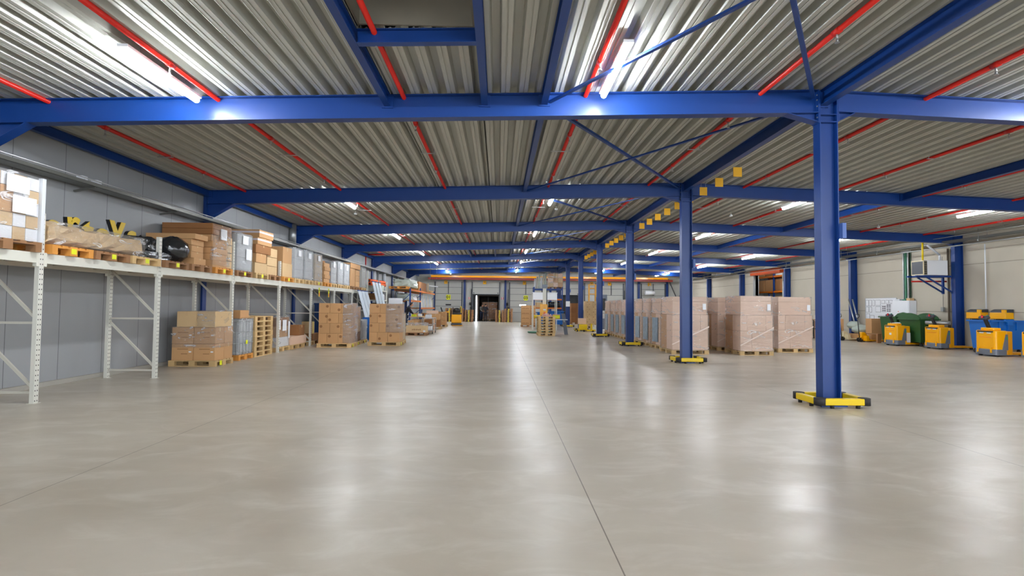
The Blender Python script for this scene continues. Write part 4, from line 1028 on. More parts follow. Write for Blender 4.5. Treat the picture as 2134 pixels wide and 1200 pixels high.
# bench, low carton, trolley and loose cartons in front of that rack
t = thing('packing_bench', 'cluttered packing bench in front of the blue and orange rack', 'bench', (-4.95, 28.9, 0))
MB().box(0, .75, 0, 2.6, .86, .90).build('table_top', M['cardlight'], t)
for x in (.03, .67):
    for y in (.03, 2.5): MB().box(x, x+.05, y, y+.05, 0, .86).build('leg', M['metal'], t)
MB().box(.03, .72, .03, 2.55, .35, .38).build('shelf_board', M['wood'], t)
cl = [('small yellow box', 'tagyellow', 0), ('white crumpled paper', 'paper', 0), ('brown open box', 'card', 0), ('black hand tool', 'black', 0), ('pale plastic box', 'lead', 0), ('small brown box', 'carddark', 0), ('white label roll', 'paper', 0), ('brown parcel', 'card', 0)]
for i, (n_, m_, _) in enumerate(cl):
    y = 28.95+.31*i; x = -4.85+.3*(i % 2)
    c = MB()
    if 'roll' in n_: c.tube((x, y, .9), (x, y, 1.02), .07, 12)
    elif 'tool' in n_: c.bar((x, y, .93), (x+.22, y+.05, 1.0), .05, .06); c.bar((x+.2, y+.05, .93), (x+.2, y+.05, 1.06), .05, .05)
    elif 'paper' in n_: c.soft(x, x+.22, y, y+.2, .9, 1.03, 3, .02)
    else: c.box(x, x+.24, y, y+.2, .9, 1.02+.03*(i % 3))
    tag(c.build('bench_item', M[m_]), f'{n_} lying on the packing bench', 'bench item')
for i, (x0, x1, y0, y1, z0, z1, m_, lab) in enumerate(((-4.85, -4.35, 28.95, 29.5, .38, .75, 'card', 'brown carton on the lower bench shelf'), (-4.8, -4.3, 29.9, 30.4, .38, .7, 'cardlight', 'pale carton on the lower bench shelf'),
        (-4.15, -3.75, 30.0, 30.5, .02, .72, 'cardpink', 'pinkish upright carton by the bench end'), (-4.78, -4.25, 27.4, 28.0, .02, .72, 'card', 'brown carton standing behind the low film-topped carton'))):
    carton(x0, x1, y0, y1, z0, z1, lab, m_)
pallet((-4.72, 26.25, 0), 'reddish pallet under the low film-topped carton', 'wooddark', 1.1, .8)
o = carton(-4.68, -3.66, 26.28, 27.0, PH, .5, 'low wide printed carton on the reddish pallet', 'cardlight')
c = MB()
for i in range(9): c.box(-.2+.05*i, -.165+.05*i, -.364, -.3615, .12+.01*(i % 2), .17+.01*(i % 3))
c.build('print', M['mark'], o); c = MB(); c.box(.36, .47, -.365, -.362, .03, .12); c.build('label', M['paper'], o)
c = MB(); c.soft(-4.7, -3.64, 26.27, 27.02, .50, .62, 6, .03); tag(c.build('film_heap', M['film']), 'heap of crumpled clear film on the low printed carton', 'film')
t = thing('trolley', 'grey metal shelf trolley at the aisle edge by the bench', 'trolley', (-4.05, 27.9, 0))
for x in (0, .5):
    for y in (0, 1.3): MB().box(x, x+.03, y, y+.03, .1, .85).build('post', M['metal'], t); 
for z in (.16, .5, .82): MB().box(0, .53, 0, 1.33, z, z+.025).build('shelf_board', M['metal'], t)
for x in (.02, .5):
    for y in (.02, 1.3):
        c = MB(); c.tube((x-.015, y, .05), (x+.02, y, .05), .05, 10); c.tube((x, y, .05), (x, y, .16), .012, 6); c.build('caster', M['black'], t)
for i, (y, z, m_) in enumerate(((27.98, .525, 'carddark'), (28.55, .525, 'card'), (28.0, .185, 'paper'), (28.6, .185, 'carddark'))):
    carton(-4.0, -3.62, y, y+.45, z, z+.24, f'small carton on the shelf trolley, {["upper front", "upper back", "lower front", "lower back"][i]}', m_, tape=False)
carton(-3.98, -3.68, 28.2, 28.6, .845, 1.02, 'small white box on the shelf trolley top', 'paper', tape=False)
pallet((-4.95, 33.6, 0), 'pallet under the loose carton pile near the rack', 'wood')
for i, (x0, x1, y0, y1, z0, z1, m_) in enumerate(((-4.9, -4.35, 33.65, 34.3, .15, .55, 'card'), (-4.32, -3.8, 33.65, 34.3, .15, .6, 'carddark'), (-4.88, -4.4, 33.7, 34.3, .555, .95, 'cardpink'), (-4.35, -3.85, 33.7, 34.3, .605, .98, 'card'), (-4.7, -4.0, 33.7, 34.35, .99, 1.2, 'cardpink'))):
    carton(x0, x1, y0, y1, z0, z1, f'loose brown carton, {["bottom, wall side", "bottom, aisle side", "middle, wall side", "middle, aisle side", "on top"][i]} of the pile near the rack', m_, 'loose carton pile')
pallet((-4.95, 37.6, 0), 'pallet with the strapped carton load behind the yellow tiller truck', 'wood')
for i in range(3):
    for j in range(2):
        carton(-4.9+.55*j, -4.37+.55*j, 37.65, 38.3, PH+.31*i, PH+.31*i+.305, f'strapped brown carton, {["bottom", "middle", "top"][i]} layer, {["wall", "aisle"][j]} side, beside the tiller truck', 'card', 'strapped carton load')

# small yellow tiller truck and the bigger yellow truck in the aisle
t = thing('tiller_truck', 'small yellow pallet truck with bent yellow arm near dock door 01', 'pallet truck', (-4.25, 39.2, 0))
c = MB(); c.box(-.1, .3, -.1, .35, .08, .55); c.build('body', M['truckyellow'], t, bevel=.03)
c = MB(); c.bar((.05, 0, .5), (.05, 0, 1.02), .1, .1); c.bar((.05, 0, 1.0), (.5, 0, 1.08), .1, .1); c.build('arm', M['truckyellow'], t)
c = MB(); c.bar((0, 0, 1.0), (-.12, -.05, 1.4), .05, .08); c.build('tiller', M['black'], t)
c = MB(); c.box(-.05, .05, .3, 1.3, .06, .12); c.box(.2, .3, .3, 1.3, .06, .12); c.build('fork', M['truckyellow'], t)
c = MB(); c.tube((0, 0, .08), (.2, 0, .08), .08, 12); c.build('wheel', M['black'], t)
t = thing('order_truck', 'yellow electric truck with dark operator stand in the aisle before the dock doors', 'pallet truck', (-3.22, 39.4, 0))
c = MB(); c.box(-.38, .38, .0, .5, .22, .86); c.build('body', M['truckyellow'], t, bevel=.05)
c = MB(); c.box(-.4, .4, -.15, .55, .05, .2); c.build('base', M['dark'], t, bevel=.03)
c = MB(); c.box(-.3, .3, .1, .45, .86, 1.05); c.ball((0, .25, 1.15), .28, .2, .22, 12, 8); c.bar((-.28, .2, 1.0), (-.28, .2, 1.42), .06, .06); c.bar((.28, .2, 1.0), (.28, .2, 1.42), .06, .06); c.build('operator_stand', M['black'], t)
c = MB(); c.box(-.33, .5, -.2, -.1, .02, .06); c.build('step', M['truckyellow'], t)
c = MB(); c.box(.28, .36, .2, .3, 1.0, 1.5); c.build('side_guard', M['yellow'], t)
for x in (-.3, .3): MB().tube((x-.05, .1, .07), (x+.05, .1, .07), .07, 12).build('wheel', M['rubber'], t)
for x in (-.25, .15): MB().box(x, x+.14, .5, 1.7, .06, .12).build('fork', M['truckyellow'], t)
# hanging white lamp bar
t = thing('hanging_lamp', 'short white lamp bar hanging on two long wires before the rack', 'light', (-4.55, 36.0, 2.86))
c = MB(); c.bar((-.28, -.2, 0.03), (.28, .1, -.03), .09, .06); c.build('bar', M['white'], t)
c = MB(); c.tube((-.22, -.15, .03), (-.22, -.15, 1.75), .006, 5); c.tube((.2, .07, .0), (.2, .07, 1.75), .006, 5); c.build('wire', M['metal'], t)

# ------------------------------------------------------------------ middle of the hall
pallet((1.66, 38.75, 0), 'pallet under the printed orange-brown carton load in mid hall', 'wooddark', 1.1, .8)
for i in range(4):
    for j in range(2):
        x0 = 1.68+.68*j; x1 = x0+(.67 if j == 0 else .38); z0 = PH+.365*i
        o = carton(x0, x1, 38.78, 39.5, z0, z0+.36, f'printed orange-brown carton, {["bottom", "second", "third", "top"][i]} layer, {["wide", "narrow"][j]} one, of the mid hall load', 'card', 'printed cartons of the mid hall load', tape=False)
        c = MB(); a = (x1-x0)/2
        for q in range(int(a*16)): c.box(-a+.05+q*.11, -a+.12+q*.11, -.363, -.361, .10, .15+.02*(q % 2))
        c.build('print', M['mark'], o)
t = thing('packing_station', 'white framed packing station with wide header panel in mid hall', 'work station', (2.15, 33.0, 0))
for x in (0, 1.5): MB().box(x, x+.05, 0, .05, 0, 2.42).build('post', M['rack'], t)
for x in (0, 1.5): MB().box(x, x+.05, .9, .95, 0, 2.42).build('post', M['rack'], t)
MB().box(0, 1.55, -.01, .02, 1.95, 2.38).build('header_panel', M['white'], t)
MB().box(-.02, 1.57, -.05, .97, 2.38, 2.43).build('roof_board', M['white'], t)
MB().box(.05, 1.5, .4, .95, .9, .94).build('table_top', M['grey'], t)
t = thing('wrapping_machine', 'stretch wrapping machine with grey mast and yellow control box', 'machine', (2.72, 31.0, 0))
c = MB(); c.box(-.1, .1, -.08, .08, 0, 2.62); c.build('mast', M['rack'], t)
c = MB(); c.box(.1, .16, -.05, .05, 0, 2.5); c.build('rail', M['dark'], t)
c = MB(); c.box(-.14, .14, -.1, .1, 2.62, 2.84); c.tube((-.05, -.12, 2.73), (-.05, -.1, 2.73), .08, 14); c.build('head', M['grey'], t)
c = MB(); c.box(-.28, .16, -.3, -.08, .98, 1.66); b_ = c.build('control_box', M['truckyellow'], t, bevel=.02)
c = MB(); c.box(-.1, .06, -.305, -.3, 1.3, 1.38); c.build('label', M['paper'], b_); c = MB(); c.box(-.08, .04, -.305, -.3, 1.0, 1.2); c.build('panel', M['roll'], b_)
c = MB(); c.tube((-.30, -1.0, .02), (-.30, -1.0, .08), .75, 28); c.build('turntable', M['greenduct'], t)
c = MB(); c.tube((-.48, -.4, .2), (-.48, -.4, .85), .09, 14); c.build('film_roll', M['paper'], t)
c = MB(); c.soft(-.65, -.3, -.6, -.25, .85, 1.0, 3, .03); c.build('yellow_cover', M['yellow'], t)
for i in range(7):
    pallet((2.05+R.uniform(-.015, .015), 26.85, PH*i), f'wooden pallet, {names8[i] if i < 6 else "topmost"} of the seven stacked in mid hall', 'wood', .88, 1.2, 0, 'seven pallets stacked in mid hall')
c = MB(); c.soft(2.3, 2.75, 27.0, 27.5, 1.01, 1.10, 4, .03); c.ball((2.5, 27.2, 1.10), .13, .12, .07); tag(c.build('cloth', mat('pink_cloth', srgb(214, 170, 160), .9)), 'crumpled pink cloth on the seven stacked pallets', 'cloth')
o = carton(2.95, 3.35, 28.3, 28.6, .85, 1.1, 'open yellow-printed carton beside the seven stacked pallets', 'card'); c = MB(); c.box(-.18, .18, -.154, -.151, .03, .2); c.build('print', M['tagyellow'], o)
t = thing('side_table', 'small grey metal table with one tilted leg next to the stacked pallets', 'table', (2.9, 28.2, 0))
MB().box(0, .85, 0, .6, .80, .83).build('table_top', M['metal'], t)
for a, b_ in (((.05, .05), (.05, .05)), ((.8, .05), (.65, .05)), ((.05, .55), (.05, .55)), ((.8, .55), (.8, .55))):
    c = MB(); c.bar((a[0], a[1], 0), (b_[0], b_[1], .8), .03, .03); c.build('leg', M['metal'], t)
c = MB(); c.quadbox([(3.55, 28.0, .02), (3.75, 28.0, .02), (3.75, 28.02, .02), (3.55, 28.02, .02), (3.42, 28.4, 1.15), (3.62, 28.4, 1.15), (3.62, 28.42, 1.15), (3.42, 28.42, 1.15)])
tag(c.build('tilted_board', M['grey']), 'narrow dark grey board leaning on the small metal table', 'board')
# blue bins
def tub(name, x0, x1, y0, y1, z1, m_, lab, cat='bin', group=None, loc=(0, 0, 0)):
    t = thing(name, lab, cat, (x0, y0, 0), 0, group)
    w, d = x1-x0, y1-y0; i = .07
    c = MB()
    P = [(i, i, .16), (w-i, i, .16), (w-i, d-i, .16), (i, d-i, .16), (0, 0, z1), (w, 0, z1), (w, d, z1), (0, d, z1)]
    n_ = len(c.v); c.v += P; c.f += [(0, 3, 2, 1), (0, 1, 5, 4), (1, 2, 6, 5), (2, 3, 7, 6), (3, 0, 4, 7)]
    Q = [(i+.03, i+.03, .2), (w-i-.03, i+.03, .2), (w-i-.03, d-i-.03, .2), (i+.03, d-i-.03, .2), (.04, .04, z1), (w-.04, .04, z1), (w-.04, d-.04, z1), (.04, d-.04, z1)]
    c.v += Q; c.f += [(8, 9, 10, 11), (8, 12, 13, 9), (9, 13, 14, 10), (10, 14, 15, 11), (11, 15, 12, 8), (4, 5, 13, 12), (5, 6, 14, 13), (6, 7, 15, 14), (7, 4, 12, 15)]
    c.build('tub', m_, t)
    c = MB(); c.bar((-.03, -.03, z1-.02), (w+.03, -.03, z1-.02), .07, .05); c.bar((-.03, d+.03, z1-.02), (w+.03, d+.03, z1-.02), .07, .05); c.bar((-.03, -.03, z1-.02), (-.03, d+.03, z1-.02), .07, .05); c.bar((w+.03, -.03, z1-.02), (w+.03, d+.03, z1-.02), .07, .05)
    for q in (.25, .5, .75): c.box(w*q-.02, w*q+.02, -.03, .05, z1-.35, z1)
    c.build('rim', m_, t)
    for x in (.12, w-.12):
        for y in (.12, d-.12):
            c = MB(); c.tube((x-.02, y, .07), (x+.02, y, .07), .07, 12); c.box(x-.025, x+.025, y-.03, y+.03, .07, .17); c.build('caster', M['rubber'], t)
    return t
tub('blue_container', 3.95, 5.0, 40.0, 40.9, 1.18, M['bluebin'], 'bright blue wheeled container behind the packing station')
tub('blue_container', 3.0, 3.85, 40.2, 41.0, 1.1, M['bluebin'], 'second blue wheeled container, half hidden by the stacked pallets', 'bin')
# mid hall rack
t = thing('blue_rack', 'tall blue rack with high loads in mid hall before the sixth column', 'rack', (0, 0, 0))
for y in (41.3, 42.4):
    for x in (2.75, 5.0): MB().box(x, x+.09, y, y+.07, 0, 3.1).build('upright', M['blue'], t)
for z, m_ in ((1.35, 'orange'), (2.05, 'orange'), (2.85, 'blue')):
    for y in (41.28, 42.42): MB().box(2.84, 5.0, y, y+.05, z, z+.11).build('beam', M[m_], t)
    MB().box(2.8, 5.05, 41.33, 42.42, z+.09, z+.11).build('deck', M['wooddark'], t)
pallet((3.92, 41.35, 2.96), 'dark pallet under the high wrapped cartons on the blue rack', 'wooddark')
for i in range(3):
    for j in range(3):
        carton(3.95+.38*j, 3.95+.38*(j+1)-.01, 41.4, 42.1, 3.11+.36*i, 3.11+.36*i+.355, f'pale carton, {["bottom", "middle", "top"][i]} row, {["first", "second", "third"][j]} column, high on the blue rack', ['cardlight', 'cardpink', 'card'][(i+j) % 3], 'pale cartons high on the blue rack', tape=False)
c = MB(); c.soft(3.88, 5.12, 41.33, 42.15, 3.1, 4.25, 6, .04); tag(c.build('stretch_wrap', M['film']), 'crumpled clear film over the high cartons on the blue rack', 'film')
for i in range(6):
    c = MB(); x = 2.85+.17*i; c.tube((x, 41.6, 2.96), (x+.06, 41.9, 3.75+.12*(i % 3)+.05*i), .075, 8); tag(c.build('wrapped_tube', M[['lead', 'rackgrey', 'cloudy'][i % 3]]), f'pale wrapped tube standing on the blue rack top, {ords[i]} from the aisle', 'tube', 'wrapped tubes on the blue rack')
carton(3.0, 3.8, 41.4, 42.2, 2.16, 2.55, 'dark carton on the middle level of the blue rack', 'carddark')
c = MB(); c.soft(4.0, 4.9, 41.45, 42.2, 1.46, 1.9, 5, .05); tag(c.build('black_bag', M['filmblack']), 'black plastic sack on the low level of the blue rack', 'bag')
carton(2.95, 3.7, 41.4, 42.2, 1.46, 1.85, 'grey-brown carton on the low level of the blue rack', 'cardlight')
c = MB(); c.tube((3.55, 33.0, 3.2), (3.62, 33.0, 4.75), .008, 5); tag(c.build('hanging_cable', M['black']), 'thin black cable hanging from the roof above the packing station', 'cable')
# paper on the sixth column
c = MB(); c.box(5.05, 5.36, 39.09, 39.098, 1.55, 1.95); tag(c.build('paper_sheet', M['paper']), 'white paper taped to the sixth blue column', 'paper')
# cartons and machines beyond the fourth column
pallet((6.4, 46.0, 0), 'dark pallet under the tall dark carton pile before the open dock door', 'wooddark', 1.1, .8)
for i in range(4):
    for j in range(2): carton(6.42+.46*j, 6.42+.46*(j+1)-.01, 46.03, 46.75, PH+.43*i, PH+.43*i+.425, f'dark brown carton, {["bottom", "second", "third", "top"][i]} layer, {["first", "second"][j]} column, before the dark dock opening', 'carddark', 'dark carton pile before the dock', tape=False)
pallet((6.22, 37.4, 0), 'pallet under the yellowish carton tower near the fourth column', 'wood', .9, .8)
for i in range(5):
    for j in range(2):
        o = carton(6.24+.52*j, 6.24+(.51 if j == 0 else .86), 37.42, 38.1, PH+.362*i, PH+.362*i+.357, f'yellowish carton, {["bottom", "second", "third", "fourth", "top"][i]} layer, {["wide", "narrow"][j]} one, of the tower near the fourth column', 'cardlight', 'yellowish carton tower', tape=False)
        c = MB(); c.box(-.12, -.05, -.343, -.341, .28, .32); c.box(.02, .1, -.343, -.341, .12, .15); c.build('print', M['mark'], o)
t = thing('reach_truck', 'yellow mast reach truck parked before the dock doors', 'forklift', (7.6, 44.0, 0))
for x in (0, .56): MB().box(x, x+.13, 0, .12, .1, 3.48).build('mast_rail', M['truckyellow'], t)
for z in (1.2, 1.9, 2.6, 3.1, 3.42): MB().box(.13, .56, .02, .1, z, z+.08).build('crossbar', M['truckyellow'], t)
MB().box(-.2, .9, .3, 1.5, .2, 1.3).build('body', M['dark'], t, bevel=.05)
MB().box(.66, .9, -.1, .3, 1.6, 2.4).build('side_panel', M['bluebin'], t)
for x in (-.1, .7): MB().tube((x, .9, .18), (x+.1, .9, .18), .18, 14).build('wheel', M['rubber'], t)
t = thing('stacker', 'grey stacker mast with black window behind the wrapped load row', 'stacker', (6.6, 34.0, 0))
for x in (0, .42): MB().box(x, x+.1, 0, .12, .05, 2.35).build('mast_rail', M['grey'], t)
MB().box(.1, .42, .02, .1, 2.1, 2.35).build('head', M['grey'], t); MB().box(.1, .42, .05, .08, 1.3, 2.1).build('mesh_screen', M['black'], t)
MB().box(-.05, .57, -.6, -.05, .1, .8).build('body', M['grey'], t, bevel=.03)
# low yellow machine at the foot of the fourth column
t = thing('pallet_jack', 'low yellow pallet jack lying crosswise near the fifth column', 'pallet truck', (4.95, 31.8, 0))
c = MB(); c.box(.0, .5, 0, .3, .12, .45); c.build('body', M['yellow'], t, bevel=.03)
c = MB(); c.box(-.2, .05, .05, .15, .04, .12); c.box(.45, 1.0, .0, .12, .05, .14); c.box(.7, .8, -.02, .1, .05, .5); c.build('fork', M['yellow'], t)
for x in (-.12, .3, .85): MB().tube((x-.04, .05, .06), (x+.04, .05, .06), .06, 12).build('wheel', M['rubber'], t)
carton(4.95, 5.4, 32.0, 32.4, .46, .82, 'brown carton riding on the low yellow pallet jack', 'cardpink')
carton(5.7, 6.0, 31.9, 32.25, .0, .42, 'small whitish carton on the floor beside the yellow pallet jack', 'paper')

# ------------------------------------------------------------------ rows of tall wrapped loads
def tall(x0, y0, w, d, top, lab, seed, split=1.30, sheet=True, leaf=False):
    rr = random.Random(seed)
    t = thing('wrapped_carton_load', lab, 'wrapped load', (x0, y0, 0), 0, 'tall wrapped carton loads behind the columns')
    pallet((0, 0, 0), '', 'wood', w, d, parent=t)
    def cb_(a, b_, c0, c1, z0, z1, m_): MB().box(a, b_, c0, c1, z0, z1).build('carton', M[m_], t, bevel=.008)
    cb_(.02, w*.36, .02, d/2, PH+.002, .78, 'cardpink'); cb_(w*.36+.004, w-.02, .02, d/2, PH+.002, .78, 'cardpink')
    cb_(.02, w-.02, d/2+.004, d-.02, PH+.002, .78, 'card')
    cb_(.02, w*.22, .02, d/2, .783, split, 'cardpink'); cb_(w*.22+.004, w*.78, .02, d/2, .783, split, 'cardpink'); cb_(w*.78+.004, w-.02, .02, d/2, .783, split, 'cardpink'); cb_(.02, w-.02, d/2+.004, d-.02, .783, split, 'card')
    s_ = split+.004
    cb_(.04, w-.05, .04, d-.05, s_, s_+(top-split)*.72, 'cardpink'); cb_(.04, w-.05, .04, d-.05, s_+(top-split)*.72+.003, top, 'cardpink')
    c = MB(); c.soft(-.004, w+.004, -.004, d+.004, .12, split, 8, .006, rr, False); c.soft(.015, w-.03, .015, d-.03, split-.01, top+.012, 6, .006, rr, False); c.build('stretch_wrap', M['filmpink'], t)
    c = MB(); c.quadbox([(0, -.022, .3), (0, -.018, .3), (0, -.018, .34), (0, -.022, .34), (w, -.022, .88), (w, -.018, .88), (w, -.018, .93), (w, -.022, .93)]); c.build('film_band', M['band'], t)
    if sheet: c = MB(); c.box(w-.2, w-.09, .0, .006, split+.16, split+.36); c.build('label_sheet', M['paper'], t)
    if leaf: c = MB(); c.box(-.014, -.011, d*.2, d*.8, .25, 1.15); c.build('blue_grey_sheet', M['leaflet'], t)
    return t
M['band'] = mat('film_band', srgb(226, 206, 192), .3)
M['leaflet'] = mat('leaflet', srgb(140, 158, 172), .35, var=.6, scale=9, bump=.4)
row1 = [(5.66, 16.85, 1.22), (5.86, 18.75, 1.15), (5.88, 20.1, 1.15), (5.92, 21.45, 1.15), (5.94, 22.8, 1.15), (5.96, 24.15, 1.15), (5.98, 25.5, 1.15), (6.02, 26.85, 1.15), (6.08, 28.6, 1.15)]
for i, (x, y, d) in enumerate(row1):
    tall(x, y, 1.22, d, 1.88 if i not in (1,) else 1.86, f'tall wrapped brown carton load, {ords[i]} in the row just behind the central columns', i, leaf=i > 0)
row2 = [(7.82, 16.65), (7.82, 18.4), (7.85, 19.9), (7.9, 21.4)]
for i, (x, y) in enumerate(row2): tall(x, y, 1.10, 1.15, 1.92 if i == 0 else 1.9, f'tall wrapped brown carton load, {ords[i]} in the middle row of wrapped loads', 20+i)
row3 = [(9.72, 17.85), (9.75, 19.4)]
for i, (x, y) in enumerate(row3): tall(x, y, 1.24, 1.15, 1.93, f'tall wrapped pinkish carton load, {ords[i]} in the row closest to the concrete wall', 30+i)
# ------------------------------------------------------------------ electric pallet trucks
def truck(x, y, lab, k):
    """x, y: corner between the tiller face (-X) and the near side (-Y); forks towards +X"""
    t = thing('electric_pallet_truck', lab, 'pallet truck', (x, y, 0), 0, 'yellow electric pallet trucks')
    W, L = .74, .60
    # hood: rounded box
    def rbox(x0, x1, y0, y1, z0, z1, r, top=0):
        c = MB(); pts = []
        for cx, cy, a0 in ((x1-r, y1-r, 0), (x0+r, y1-r, pi/2), (x0+r, y0+r, pi), (x1-r, y0+r, 1.5*pi)):
            for q in range(5): a = a0+pi/2*q/4; pts.append((cx+r*math.cos(a), cy+r*math.sin(a)))
        c.prism(pts, 'z', z0, z1); return c
    rbox(0, .44, 0, W, .20, .86, .09).build('hood', M['truckyellow'], t, bevel=.03)
    rbox(.40, L+.02, .02, W-.02, .06, .84, .04).build('battery_cover', M['truckyellow'], t, bevel=.02)
    rbox(-.03, .42, -.02, W+.02, .045, .24, .11).build('skirt', M['grey'], t, bevel=.02)
    rbox(.05, .36, .12, W-.12, .86, .95, .08).build('top_cowl', M['truckyellow'], t, bevel=.025)
    c = MB(); c.prism([(.22, .22), (.42, .22), (.42, .74), (.34, .74)], 'y', -.012, .0); c.build('side_panel', M['grey'], t)
    c = MB(); c.box(.36, .40, -.016, -.010, .56, .66); c.build('side_badge', M['greenbtn'], t)
    c = MB(); c.box(-.012, .02, .08, W-.10, .80, .845); c.build('grab_slot', M['black'], t)
    c = MB(); c.box(-.008, .0, .16, .30, .76, .795); c.box(-.008, .0, W-.32, W-.18, .76, .795); c.build('slot_liner', M['lead'], t)
    c = MB(); c.box(-.006, .002, .14, W-.16, .63, .642); c.build('crease', M['roll'], t)
    for yy in (.10, W-.16): MB().box(-.05, -.01, yy, yy+.05, .12, .30).build('hook', M['truckyellow'], t)
    # tiller
    c = MB(); c.bar((.18, W/2, .86), (.02, W/2, 1.24), .10, .09); c.build('tiller_arm', M['black'], t, bevel=.02)
    c = MB(); c.prism([(W/2-.20, 1.30), (W/2-.13, 1.22), (W/2+.13, 1.22), (W/2+.20, 1.30), (W/2+.12, 1.35), (W/2-.12, 1.35)], 'x', -.06, .04); h = c.build('tiller_head', M['dark'], t, bevel=.025)
    c = MB(); c.tube((-.065, W/2, 1.31), (-.095, W/2, 1.31), .035, 12); c.build('red_button', M['redbtn'], h)
    for s_ in (-1, 1):
        c = MB(); c.tube((-.0, W/2+.1*s_, 1.35), (0, W/2+.1*s_, 1.375), .025, 10); c.build('thumb_switch', M['greenbtn'] if s_ < 0 else M['redbtn'], h)
    for yy in (.10, W-.26):
        MB().box(L, L+.92, yy, yy+.16, .06, .12).build('fork', M['truckyellow'], t, bevel=.01)
        MB().tube((L+.82, yy+.03, .04), (L+.82, yy+.13, .04), .04, 12).build('fork_wheel', M['rubber'], t)
    for yy in (.05, W-.12): MB().tube((.12, yy, .07), (.12, yy+.07, .07), .07, 14).build('wheel', M['rubber'], t)
    if k == 0: MB().box(-.006, -.001, .28, .40, .45, .54).build('sticker', M['paper'], t)
    if k == 0: MB().box(.45, .6, .0, .018, .15, .56).build('barcode_sheet', M['paper'], t)
    return t
truck(16.85, 21.6, 'yellow electric pallet truck with square sticker before the green bins', 0)
truck(17.15, 19.8, 'yellow electric pallet truck with a silver roll on its hood', 1)
truck(16.44, 16.8, 'yellow electric pallet truck standing fully visible before the blue bin', 2)
truck(16.76, 15.55, 'yellow electric pallet truck at the fork ends of the one before the blue bin', 3)
c = MB(); c.tube((17.2, 20.5, 1.03), (17.62, 19.84, 1.03), .075, 14)
tag(c.build('silver_roll', M['metal']), 'silver film roll lying on the hood of the truck by the blue column', 'roll')
c = MB(); c.quadbox([(16.6, 21.9, .955), (16.85, 21.75, .955), (16.9, 22.0, .955), (16.7, 22.15, .955), (16.62, 21.9, .975), (16.85, 21.77, .99), (16.9, 22.0, .99), (16.7, 22.13, .97)])
tag(c.build('paper_sheet', M['paper'], loc=(.3, 0, 0)), 'white paper lying on the hood of the stickered truck', 'paper')

# ------------------------------------------------------------------ bins
t = tub('green_bin', 17.6, 18.4, 22.55, 23.55, 1.22, M['greenbin'], 'dark green wheeled waste bin with flat rim behind the stickered truck')
c = MB(); c.prism([(0, 1.22), (.2, 1.36), (.5, 1.42), (.8, 1.36), (1.0, 1.22)], 'x', .68, .76); c.build('lid_arch', M['greenbin'], t)
t = tub('green_bin', 17.55, 18.35, 21.2, 22.35, 1.15, M['greenbin'], 'large dark green waste bin with curved open lid by the blue column')
pts = [(math.cos(a)*.62+.60, 1.10+math.sin(a)*.30) for a in [pi*i/12 for i in range(13)]]
c = MB(); c.prism(pts, 'x', -.01, .03); c.build('lid_side', M['greenbin'], t); c = MB(); c.prism(pts, 'x', .77, .81); c.build('lid_side', M['greenbin'], t)
t = tub('blue_bin', 17.35, 18.6, 17.9, 18.75, 1.18, M['bluebin'], 'large blue waste bin behind the pallet trucks', 'bin')
c = MB(); c.box(.55, .75, -.07, -.0, 1.02, 1.2); c.box(.5, .8, -.06, .02, 1.12, 1.22); c.build('lift_bracket', M['bluebin'], t)

# ------------------------------------------------------------------ battery chargers
def charger(y, lab):
    t = thing('battery_charger', lab, 'charger', (18.44, y, 1.22), 0, 'wall chargers')
    MB().box(0, .32, 0, .62, .0, .24).build('case', M['truckyellow'], t, bevel=.02)
    c = MB(); c.prism([(0.02, .24), (.02, .30), (.16, .36), (.34, .36), (.34, .24)], 'y', .02, .60); c.build('cover', M['dark'], t, bevel=.01)
    MB().box(-.01, .05, .0, .14, .2, .34).build('side_cheek', M['truckyellow'], t)
    c = MB(); pts = [(-.02, .34, .0), (-.03, .32, -.2), (-.02, .36, -.36), (.0, .42, -.2), (.02, .44, 0)]; c.path(pts, .012, 6); c.build('cable', M['black'], t)
    MB().box(.20, .36, .05, .55, -.12, .0).build('wall_bracket', M['dark'], t)
    return t
charger(19.42, 'yellow wall charger with dangling cable next to the blue column')
charger(18.44, 'yellow wall charger above the blue bin')
c = MB(); c.tube((0, 0, 1.6), (0, 0, 4.1), .022, 10); tag(c.build('wall_conduit', M['white'], loc=(18.70, 19.45, 0)), 'thin white conduit running up the concrete wall between the chargers', 'conduit')

# ------------------------------------------------------------------ whiteboard with papers
t = thing('whiteboard', 'large white notice board on the concrete wall', 'notice board', (18.70, 23.95, .97))
MB().box(0, .04, 0, 2.05, 0, 1.12).build('board', M['white'], t)
c = MB(); c.box(-.012, 0, -.01, 2.06, -.02, .0); c.box(-.012, 0, -.01, 2.06, 1.12, 1.14); c.box(-.012, 0, -.02, 0, 0, 1.12); c.box(-.012, 0, 2.05, 2.07, 0, 1.12); c.build('frame', M['metal'], t)
papers = [(1.82, .20, .74, .30), (1.60, .20, .74, .30), (1.40, .14, .74, .30), (1.82, .20, .42, .28), (1.60, .18, .42, .28), (1.76, .22, .02, .34), (1.45, .26, .02, .26), (1.0, .34, .76, .28), (1.0, .34, .44, .28), (.72, .22, .86, .16), (.47, .20, .86, .16), (.24, .20, .86, .16), (.66, .28, .46, .30), (.36, .24, .66, .16), (.36, .24, .46, .16), (.95, .2, .12, .16), (.7, .2, .12, .16)]
